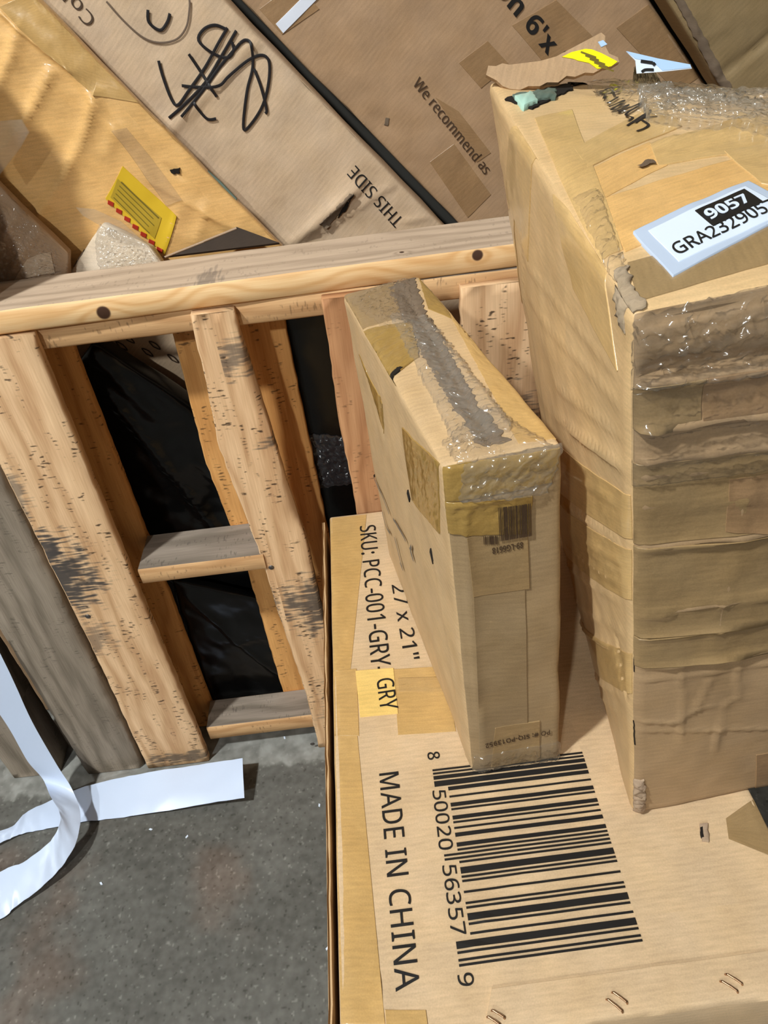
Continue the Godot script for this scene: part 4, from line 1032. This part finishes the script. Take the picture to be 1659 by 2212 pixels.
		patch(c, "front", q, "packing_tape", M.brown_tape, u, 0.0008, 0.012)
	patch(c, "front", [Vector2(0.0283, 0.6682), Vector2(0.1831, 0.6644), Vector2(0.1932, 0.6583), Vector2(0.0247, 0.6622)], "white_tape", M.white_tape, u, 0.0016, 0.01)
	patch(c, "front", [Vector2(0.0769, 0.5885), Vector2(0.0854, 0.5866), Vector2(0.0646, 0.5842), Vector2(0.0573, 0.5863)], "scuff", M.torn, u, 0.0012, 0.003, 0.0, 7, 0.002)
	# the drab one at the right
	var d := Carton.new([Vector3(1.7584, 0.0386, -1.4700), Vector3(2.3322, 0.5215, -1.4700), Vector3(-0.2250, 2.3950, -1.4700), Vector3(0.3488, 2.8779, -1.4700), Vector3(1.7584, 0.0386, -1.4000), Vector3(2.3322, 0.5215, -1.4000), Vector3(-0.2250, 2.3950, -1.4000), Vector3(0.3488, 2.8779, -1.4000)], 0.006, 0.003, 35)
	d.creases = {"front": [[Vector2(-0.0053, 0.5579), Vector2(0.2070, 0.5528), -0.008, 0.008], [Vector2(-0.0022, 0.5815), Vector2(0.0668, 0.5762), 0.002, 0.008]]}
	d.bulge = {"front": 0.004}
	var v := thing("long_carton", "leaning drab carton with a dark fold line, behind the tall carton's right shoulder", "carton")
	carton_body(d, "body", M.drab_card, v, {"front": 0.008}, 0.05)
	patch(d, "front", [Vector2(0.0148, 0.6179), Vector2(0.0281, 0.6146), Vector2(0.0154, 0.5487), Vector2(-0.0027, 0.5534)], "edge_tape", M.torn, v, 0.003, 0.006, 0.004, 81, 0.003)
	# the golden taped one at the left
	var a := Carton.new([Vector3(-0.9161, 1.1293, -1.3875), Vector3(-0.1194, 1.1774, -1.3643), Vector3(-0.7396, 1.6865, -1.3934), Vector3(-0.4799, 1.6616, -1.3850), Vector3(-0.9169, 1.1298, -1.3625), Vector3(-0.1202, 1.1779, -1.3394), Vector3(-0.7403, 1.6870, -1.3684), Vector3(-0.4806, 1.6621, -1.3601)], 0.006, 0.004, 37)
	a.creases = {"front": [[Vector2(0.9034, 0.5646), Vector2(0.3588, 0.1104), 0.0119, 0.010], [Vector2(0.8306, 0.6405), Vector2(0.5135, 0.4387), 0.0119, 0.010], [Vector2(0.8375, 0.7552), Vector2(0.5199, 0.5442), 0.0102, 0.012], [Vector2(0.8885, 0.6346), Vector2(0.8503, 0.2846), 0.0068, 0.010], [Vector2(0.8503, 0.2846), Vector2(0.9486, 0.0867), 0.0051, 0.010], [Vector2(0.8184, 0.7994), Vector2(0.8885, 0.6346), 0.0102, 0.012], [Vector2(0.8732, 0.2074), Vector2(0.7478, 0.0630), 0.0051, 0.006], [Vector2(0.9296, 0.1942), Vector2(0.8354, 0.0825), 0.0068, 0.006], [Vector2(0.9168, 0.1553), Vector2(0.9199, 0.0945), 0.0068, 0.005], [Vector2(0.9163, 0.3341), Vector2(0.9269, 0.2846), -0.004, 0.005], [Vector2(0.8818, 0.4680), Vector2(0.7971, 0.3938), 0.0051, 0.008]]}
	a.bulge = {"front": 0.004}
	var w := thing("taped_carton", "golden taped carton with a yellow printed sticker, leaning behind the pallet at the left", "carton")
	carton_body(a, "body", M.yellow_card, w, {"front": 0.006}, 0.04)
	patch(a, "front", [Vector2(0.8329, 0.8107), Vector2(1.2545, 0.8860), Vector2(0.8974, 0.5584), Vector2(0.8813, 0.6353)], "packing_tape", M.gold, w, 0.001, 0.010)
	patch(a, "front", [Vector2(1.2545, 0.8860), Vector2(1.1588, 0.7313), Vector2(1.0529, 0.5010), Vector2(0.8974, 0.5584)], "packing_tape", M.gold, w, 0.001, 0.010)
	patch(a, "front", [Vector2(0.8650, 0.4560), Vector2(0.9071, 0.4568), Vector2(0.8875, 0.2205), Vector2(0.8377, 0.2074)], "film_strip", M.film_haze, w, 0.002, 0.006, 0.002, 82)
	patch(a, "front", [Vector2(0.8129, 0.3491), Vector2(0.8434, 0.1716), Vector2(0.7517, 0.0552), Vector2(0.7114, 0.2617)], "yellow_sticker", M.sticker, w, 0.0014, 0.008)
	patch(a, "front", [Vector2(0.7761, 0.3149), Vector2(0.8062, 0.1739), Vector2(0.7554, 0.1118), Vector2(0.7259, 0.2634)], "print_block", mat(Color(0.66, 0.55, 0.15), 0.5), w, 0.0020, 0.008)
	for k in 7:
		var p := Vector2(0.7166, 0.2451).lerp(Vector2(0.7491, 0.0746), k / 6.0)
		patch(a, "front", [p + Vector2(-0.008, 0), p + Vector2(0, -0.012), p + Vector2(0.008, 0), p + Vector2(0, 0.012)], "red_dot", M.red, w, 0.0024, 0.003)
	for k in 5:
		var p := Vector2(0.7790, 0.3036).lerp(Vector2(0.7336, 0.2618), k / 4.0)
		strokes([[p, p + (Vector2(0.8017, 0.1618) - Vector2(0.7790, 0.3036)) * (0.9 - 0.08 * (k % 2))]], 0.0026 if k == 0 else 0.0014, n, "print_line", M.ink_olive, w, a, "front")
	patch(a, "front", [Vector2(0.9155, 0.3139), Vector2(0.9457, 0.3173), Vector2(0.9357, 0.3003), Vector2(0.9185, 0.3006)], "hole", M.dark_hole, w, 0.003, 0.003, 0.0, 83, 0.002)
	sheet([Vector3(-0.2886, 1.3922, -1.3720), Vector3(-0.2784, 1.3810, -1.3700), Vector3(-0.2637, 1.3658, -1.3680), Vector3(-0.2757, 1.3605, -1.3660), Vector3(-0.2836, 1.3661, -1.3670)], Vector3(-0.2, 0.1, 1), 0.004, "torn_edge", M.plank_red, w)
	sheet([Vector3(-0.2252, 1.3176, -1.3620), Vector3(-0.2074, 1.2983, -1.3600), Vector3(-0.1863, 1.2697, -1.3560), Vector3(-0.1881, 1.2535, -1.3540), Vector3(-0.2102, 1.2783, -1.3570)], Vector3(-0.2, 0.1, 1), 0.004, "torn_edge", M.mint_dark, w)
	sheet([Vector3(-0.1945, 1.2455, -1.3520), Vector3(-0.1662, 1.2364, -1.3500), Vector3(-0.1476, 1.2052, -1.3460), Vector3(-0.1342, 1.1746, -1.3420), Vector3(-0.1945, 1.1998, -1.3500)], Vector3(-0.2, 0.1, 1), 0.004, "torn_edge", M.yellow_card, w)
	# black wrapped bundle low behind the pallet
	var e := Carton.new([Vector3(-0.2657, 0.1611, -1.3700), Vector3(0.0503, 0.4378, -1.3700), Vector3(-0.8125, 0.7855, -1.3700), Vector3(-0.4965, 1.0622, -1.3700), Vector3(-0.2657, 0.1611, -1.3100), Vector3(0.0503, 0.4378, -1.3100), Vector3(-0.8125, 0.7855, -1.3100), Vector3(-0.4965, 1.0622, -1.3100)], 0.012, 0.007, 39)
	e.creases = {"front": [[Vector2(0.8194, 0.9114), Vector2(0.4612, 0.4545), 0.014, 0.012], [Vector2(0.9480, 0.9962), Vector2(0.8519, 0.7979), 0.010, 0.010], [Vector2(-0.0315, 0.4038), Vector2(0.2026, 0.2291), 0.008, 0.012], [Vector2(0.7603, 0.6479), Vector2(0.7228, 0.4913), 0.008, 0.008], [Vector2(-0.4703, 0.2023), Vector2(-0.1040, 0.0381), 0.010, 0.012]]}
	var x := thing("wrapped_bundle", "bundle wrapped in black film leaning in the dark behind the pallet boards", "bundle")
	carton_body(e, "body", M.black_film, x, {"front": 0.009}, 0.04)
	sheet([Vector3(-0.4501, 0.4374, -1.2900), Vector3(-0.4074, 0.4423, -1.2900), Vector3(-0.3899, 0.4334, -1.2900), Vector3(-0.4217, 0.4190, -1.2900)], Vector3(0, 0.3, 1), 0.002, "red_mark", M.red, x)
	var e2 := Carton.new([Vector3(-0.20, 0.002, -1.30), Vector3(0.06, 0.002, -1.30), Vector3(-0.20, 1.13, -1.30), Vector3(0.06, 1.13, -1.30), Vector3(-0.20, 0.002, -1.272), Vector3(0.06, 0.002, -1.272), Vector3(-0.20, 1.13, -1.272), Vector3(0.06, 1.13, -1.272)], 0.006, 0.003, 51)  # black board added so the gap between the deck boards reads dark
	var x2 := thing("added_black_board", "tall black film board added to darken the pallet gap left of the narrow carton", "board")
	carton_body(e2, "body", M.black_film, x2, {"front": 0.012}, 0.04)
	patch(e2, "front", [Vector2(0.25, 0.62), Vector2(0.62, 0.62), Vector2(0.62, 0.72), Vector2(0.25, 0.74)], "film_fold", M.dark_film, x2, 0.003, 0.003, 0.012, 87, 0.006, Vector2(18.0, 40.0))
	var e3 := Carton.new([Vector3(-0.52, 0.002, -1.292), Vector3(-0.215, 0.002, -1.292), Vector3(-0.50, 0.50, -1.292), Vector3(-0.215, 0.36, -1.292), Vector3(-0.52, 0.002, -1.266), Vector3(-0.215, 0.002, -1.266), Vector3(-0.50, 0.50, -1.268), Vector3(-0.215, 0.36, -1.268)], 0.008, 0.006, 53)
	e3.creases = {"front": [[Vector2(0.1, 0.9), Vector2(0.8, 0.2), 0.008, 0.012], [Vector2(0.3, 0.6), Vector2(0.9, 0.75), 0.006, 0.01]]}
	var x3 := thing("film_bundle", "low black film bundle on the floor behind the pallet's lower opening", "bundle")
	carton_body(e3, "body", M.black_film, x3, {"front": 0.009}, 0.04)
	# film-wrapped box at far left
	var f := Carton.new([Vector3(-0.8234, 1.1477, -1.3319), Vector3(-0.4968, 1.1710, -1.3197), Vector3(-0.6504, 1.4966, -1.3389), Vector3(-0.4773, 1.2264, -1.3212), Vector3(-0.8242, 1.1485, -1.3119), Vector3(-0.4976, 1.1718, -1.2998), Vector3(-0.6512, 1.4974, -1.3189), Vector3(-0.4781, 1.2272, -1.3012)], 0.006, 0.004, 43)
	f.creases = {"front": [[Vector2(0.5256, 0.8802), Vector2(0.7407, 0.9539), 0.004, 0.008], [Vector2(0.6401, 0.6804), Vector2(0.5236, 0.2146), 0.006, 0.010], [Vector2(0.8380, 1.0313), Vector2(0.6553, 0.2212), 0.007, 0.010], [Vector2(0.7111, 1.0054), Vector2(0.5909, 0.5575), 0.006, 0.010]]}
	var y := thing("wrapped_carton", "brown carton in loose clear film at the left end of the top rail", "carton")
	carton_body(f, "body", M.brown_card, y, {"front": 0.006}, 0.03)
	patch(f, "front", [Vector2(0.4144, 1.0395), Vector2(0.9941, 0.9224), Vector2(0.9732, 0.2710), Vector2(0.4496, 0.0689)], "film_sheet", M.film, y, 0.004, 0.0022, 0.010, 84, 0.004)
	patch(f, "front", [Vector2(0.7547, 0.4670), Vector2(0.8866, 0.7167), Vector2(0.9189, 0.3514), Vector2(0.6832, 0.1712)], "packing_tape", M.grey_card, y, 0.002, 0.006)
	sheet([Vector3(-0.5106, 1.4341, -1.3000), Vector3(-0.4769, 1.4329, -1.3000), Vector3(-0.4724, 1.4151, -1.3000), Vector3(-0.4943, 1.3945, -1.3000), Vector3(-0.5413, 1.3604, -1.3000), Vector3(-0.5492, 1.3939, -1.3000)], Vector3(-0.3, 0.2, 1), 0.003, "loose_film", M.film_haze, y)
	var rl := Carton.new([Vector3(-1.2, 1.201, -1.27), Vector3(-0.60, 1.201, -1.27), Vector3(-1.2, 1.62, -1.27), Vector3(-0.62, 1.70, -1.27), Vector3(-1.2, 1.201, -1.14), Vector3(-0.60, 1.201, -1.14), Vector3(-1.2, 1.62, -1.14), Vector3(-0.62, 1.70, -1.14)], 0.006, 0.003, 49)  # out of view, added to cast shade on the taped carton
	var rr := thing("unseen_carton", "unseen carton added on the far left rail end to shade the taped carton", "carton")
	carton_body(rl, "body", M.brown_card, rr, {}, 0.04)
	# small pale box corner in clear film
	var g := Carton.new([Vector3(-0.5029, 1.1744, -1.3451), Vector3(-0.3244, 1.1818, -1.3206), Vector3(-0.4124, 1.2574, -1.3564), Vector3(-0.3410, 1.2155, -1.3332), Vector3(-0.5064, 1.1815, -1.3214), Vector3(-0.3279, 1.1889, -1.2968), Vector3(-0.4159, 1.2645, -1.3327), Vector3(-0.3445, 1.2226, -1.3095)], 0.006, 0.003, 45)
	var zz := thing("small_carton", "small pale carton corner wrapped in clear film, poking up over the top rail", "carton")
	carton_body(g, "body", M.paper_card, zz, {}, 0.01)
	patch(g, "front", [Vector2(-0.0174, 0.9378), Vector2(0.9462, 0.9439), Vector2(1.0000, 0.0672), Vector2(0.3632, 0.0655)], "film_sheet", M.film_haze, zz, 0.003, 0.0022, 0.010, 85, 0.003)
	sheet([Vector3(-0.4406, 1.2990, -1.3000), Vector3(-0.4121, 1.2928, -1.3000), Vector3(-0.3758, 1.2692, -1.3000), Vector3(-0.3490, 1.2340, -1.3000), Vector3(-0.3974, 1.2551, -1.3000), Vector3(-0.4340, 1.2850, -1.3000)], Vector3(-0.2, 0.3, 1), 0.002, "loose_film", M.film_haze, zz)
	patch(g, "front", [Vector2(-0.1353, 0.3351), Vector2(-0.0082, 0.4991), Vector2(0.0091, 0.4016), Vector2(-0.0357, 0.1885)], "torn_edge", M.marker_faint, zz, 0.002, 0.004, 0.0, 86, 0.002)
	# open flap: self-shadow painted as charcoal, bright cut edge as a pale tube
	var fl := thing("cardboard_flap", "open cardboard flap lying over the rail, shade painted dark and lit cut edge painted pale", "flap")
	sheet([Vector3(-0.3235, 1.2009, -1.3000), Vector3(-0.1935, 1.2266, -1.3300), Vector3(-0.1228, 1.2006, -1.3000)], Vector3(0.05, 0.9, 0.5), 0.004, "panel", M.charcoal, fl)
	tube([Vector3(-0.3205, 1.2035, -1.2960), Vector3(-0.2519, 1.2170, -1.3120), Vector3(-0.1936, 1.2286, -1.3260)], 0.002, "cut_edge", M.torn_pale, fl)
	# carton that carries the taped one, low behind the left boards
	var k := Carton.new([Vector3(-1.35, 0, -1.62), Vector3(-0.93, 0, -1.62), Vector3(-1.35, 1.03, -1.62), Vector3(-0.93, 1.03, -1.62), Vector3(-1.35, 0, -1.36), Vector3(-0.93, 0, -1.36), Vector3(-1.35, 1.03, -1.36), Vector3(-0.93, 1.03, -1.36)], 0.006, 0.003, 47)
	var kk := thing("support_carton", "plain dark brown carton in the shade behind the grey timber", "carton")
	carton_body(k, "body", M.brown_card, kk, {}, 0.05)


# ------------------------------------------------------------------ the pallet and the timber
func pallet() -> void:
	var t := thing("wooden_pallet", "rough pine pallet standing on its side, boards upright under a flat top rail", "pallet")
	var zf := -1.131
	board([[0.003, -0.672, -0.515], [0.42, -0.662, -0.516], [0.78, -0.662, -0.517], [1.16, -0.664, -0.516]], zf, 0.022, "deck_board", M.plank_dirty, t, Vector2.ZERO, 0.002, 2)
	board([[0.003, -0.236, -0.135], [0.21, -0.234, -0.146], [0.45, -0.248, -0.156], [0.67, -0.256, -0.158], [0.80, -0.268, -0.172], [0.92, -0.278, -0.179], [1.07, -0.268, -0.191], [1.16, -0.267, -0.198]], zf, 0.022, "deck_board", M.plank_mid, t, Vector2.ZERO, 0.012, 3)
	board([[0.003, -0.05, 0.06], [0.81, -0.053, 0.06], [0.93, -0.060, 0.06], [1.11, -0.057, 0.06], [1.16, -0.059, 0.06]], zf, 0.022, "deck_board", M.plank_red, t, Vector2(0.3, 0.2), 0.0, 4)
	board([[0.003, 0.155, 0.30], [1.15, 0.163, 0.30]], zf - 0.002, 0.022, "deck_board", M.plank_mid, t, Vector2(-0.8, 0.3), 0.0, 5)
	var zb := -1.24
	board([[0.003, -0.66, -0.502], [0.6, -0.66, -0.503], [1.16, -0.66, -0.507]], zb, 0.02, "back_board", M.plank_back, t, Vector2(0.1, 0.0), 0.0, 6)
	board([[0.003, -0.313, -0.20], [0.52, -0.316, -0.21], [0.82, -0.338, -0.23], [1.16, -0.328, -0.23]], zb, 0.02, "back_board", M.plank_back, t, Vector2(0.5, 0.3), 0.0, 7)
	board([[0.003, -0.20, -0.12], [0.65, -0.215, -0.125], [1.16, -0.225, -0.134]], zb - 0.001, 0.02, "back_board", M.plank_back, t, Vector2(0.8, 0.1), 0.0, 8)
	board([[0.003, -0.02, 0.12], [1.16, -0.02, 0.12]], zb, 0.02, "back_board", M.plank_back, t, Vector2(0.2, 0.6), 0.0, 9)
	# stringers between the two faces, then the rail nailed flat on top
	rail(-0.69, 0.42, 1.124, 1.1625, -1.153, -1.24, "stringer", M.stringer, M.stringer_top, t, Vector2(0.1, 0.4), 0.0, 11)
	rail(-0.50, -0.249, 0.619, 0.657, -1.128, -1.24, "stringer", M.stringer, M.stringer_top, t, Vector2(0.35, 0.1), 0.0, 12)
	rail(-0.50, 0.42, 0.058, 0.105, -1.153, -1.24, "stringer", M.stringer, M.stringer_top, t, Vector2(0.6, 0.7), 0.0, 13)
	rail(-1.05, 0.46, 1.163, 1.2, -1.126, -1.272, "top_rail", M.pine_fresh, M.pine_grey, t, Vector2(0.0, 0.58), 0.026, 14)
	for p in [Vector3(-0.2397, 0.6197, -1.1310), Vector3(-0.6381, 0.5466, -1.1310), Vector3(-0.2491, 0.0210, -1.1310)]:
		lathe([Vector2(0.0, 0.002), Vector2(0.004, 0.0016), Vector2(0.006, 0.0)], p, Vector3(0, 0, 1), "nail", M.steel, t, 10)
	var g := thing("grey_timber", "weathered grey timber standing upright, left of the dirt-stained pallet board", "timber")
	board([[0.003, -0.826, -0.684], [0.42, -0.829, -0.676], [0.72, -0.826, -0.669], [0.956, -0.824, -0.668], [1.16, -0.822, -0.668]], -1.135, 0.085, "plank", M.wood_grey, g, Vector2.ZERO, 0.012, 15)
	var b := thing("dark_timber", "dark old timber standing behind the white ribbon, leftmost of the uprights", "timber")
	board([[0.003, -1.02, -0.90], [0.6, -1.03, -0.91], [1.16, -1.03, -0.91]], -1.15, 0.085, "plank", M.wood_grey, b, Vector2(0.4, 0.2), 0.004, 16)


# ------------------------------------------------------------------ ribbon and litter on the floor
func ribbon() -> void:
	var l1 := [Vector3(-0.4131, 0.0650, -1.0829), Vector3(-0.5259, 0.0450, -1.0936), Vector3(-0.6520, 0.0400, -1.0922), Vector3(-0.7515, 0.0200, -1.0978), Vector3(-0.8453, 0.0120, -1.0873), Vector3(-0.8919, 0.0100, -1.0696), Vector3(-0.9454, 0.0120, -1.0447), Vector3(-0.9679, 0.0160, -1.0106), Vector3(-0.9953, 0.0200, -0.9944), Vector3(-1.0431, 0.0400, -0.9680), Vector3(-1.1218, 0.0500, -0.9339), Vector3(-1.0946, 0.0400, -0.8322), Vector3(-1.0218, 0.0300, -0.8431), Vector3(-0.9551, 0.0300, -0.8883), Vector3(-0.8999, 0.0450, -0.8952), Vector3(-0.8404, 0.0700, -0.9177), Vector3(-0.8176, 0.0850, -0.9461), Vector3(-0.8227, 0.0900, -0.9788), Vector3(-0.8564, 0.0950, -1.0247), Vector3(-0.8941, 0.0847, -1.0800), Vector3(-0.9097, 0.1442, -1.0900), Vector3(-0.9114, 0.2381, -1.1000), Vector3(-0.9144, 0.3045, -1.1050), Vector3(-0.9221, 0.4348, -1.1100)]
	var l2 := [Vector3(-0.4082, 0.0350, -0.9944), Vector3(-0.5139, 0.0200, -1.0005), Vector3(-0.6335, 0.0120, -0.9993), Vector3(-0.7351, 0.0050, -1.0011), Vector3(-0.8055, 0.0050, -1.0019), Vector3(-0.8689, 0.0050, -0.9971), Vector3(-0.9229, 0.0060, -0.9929), Vector3(-0.9575, 0.0080, -0.9858), Vector3(-0.9901, 0.0120, -0.9695), Vector3(-1.0708, 0.0200, -0.9321), Vector3(-1.2181, 0.0300, -0.9129), Vector3(-1.1510, 0.0300, -0.7668), Vector3(-1.0111, 0.0120, -0.7675), Vector3(-0.9328, 0.0060, -0.7933), Vector3(-0.9021, 0.0100, -0.8162), Vector3(-0.8530, 0.0200, -0.8458), Vector3(-0.8104, 0.0350, -0.8798), Vector3(-0.7846, 0.0500, -0.9256), Vector3(-0.7870, 0.0600, -0.9869), Vector3(-0.8170, 0.0750, -1.0473), Vector3(-0.8382, 0.1349, -1.0750), Vector3(-0.8480, 0.2811, -1.0950), Vector3(-0.8406, 0.4164, -1.1050), Vector3(-0.8369, 0.5454, -1.1150)]
	var a := smooth_line(l1, 6)
	var b := smooth_line(l2, 6)
	var st := tool()
	var nz := noise(91, 1.0, 2)
	var rows: Array[PackedVector3Array] = []
	for i in a.size():
		var row := PackedVector3Array()
		for k in 7:
			var f := k / 6.0
			var p: Vector3 = a[i].lerp(b[i], f)
			row.append(p + Vector3(0, 0.003 * nz.get_noise_2d(i * 0.35, f * 1.5) + 0.003 * sin(PI * f), 0))
		rows.append(row)
	for side in 2:
		for i in rows.size() - 1:
			for k in 6:
				var up := Vector3(0, 0.0007 * (1 - side), 0)
				var q := [rows[i][k] + up, rows[i + 1][k] + up, rows[i + 1][k + 1] + up, rows[i][k + 1] + up]
				for j in ([0, 1, 2, 0, 2, 3] if side == 0 else [0, 2, 1, 0, 3, 2]):
					st.add_vertex(q[j])
	var o := done(st, "paper_ribbon", M.ribbon, self)
	o.set_meta("label", "loose curl of wide white paper ribbon lying on the concrete before the pallet")
	o.set_meta("category", "ribbon")
	var rng := RandomNumberGenerator.new()
	rng.seed = 4
	var where := ["below the ribbon's middle, left of a pair", "below the ribbon's middle, right of a pair", "out on the open floor near the curl", "beside the large carton's side, lowest of all", "beside the large carton's side, upper one", "in the dust under the pallet's lowest stringer"]
	var nth := 0
	for p in [Vector3(-0.6353, 0.0000, -0.9642), Vector3(-0.5455, 0.0000, -0.9346), Vector3(-0.7261, 0.0000, -0.8482), Vector3(-0.2208, 0.0000, -0.6568), Vector3(-0.2354, 0.0000, -0.9734), Vector3(-0.3247, 0.0000, -1.1744)]:
		var s := tool()
		s.set_smooth_group(-1)
		var r := 0.0035
		var e := Vector3(r, 0, 0).rotated(Vector3.UP, rng.randf() * 3.0)
		var f := e.rotated(Vector3.UP, 1.2) * 0.6
		box8(s, [p - e - f, p + e - f, p - e + f, p + e + f], Vector3(0, 0.002, 0), Vector3.ZERO)
		var bit := done(s, "paper_scrap", M.paper, self)
		bit.set_meta("label", "tiny white paper scrap " + where[nth])
		nth += 1
		bit.set_meta("category", "scrap")
		bit.set_meta("group", "paper scraps on the concrete")


func _ready() -> void:
	font = SystemFont.new()
	font.font_names = PackedStringArray(["Droid Sans"])
	font_bold = SystemFont.new()
	font_bold.font_names = PackedStringArray(["Droid Sans"])
	font_bold.font_weight = 700
	font_thin = font
	make_materials()
	M.marker_dark = M.marker
	M.paper_card = mat(Color(0.86, 0.78, 0.68), 0.5, tex_kraft, 2.0)
	make_sky_and_light()
	structure()
	bottom_carton()
	pallet()
	tall_carton()
	small_carton()
	leaning_cartons()
	ribbon()
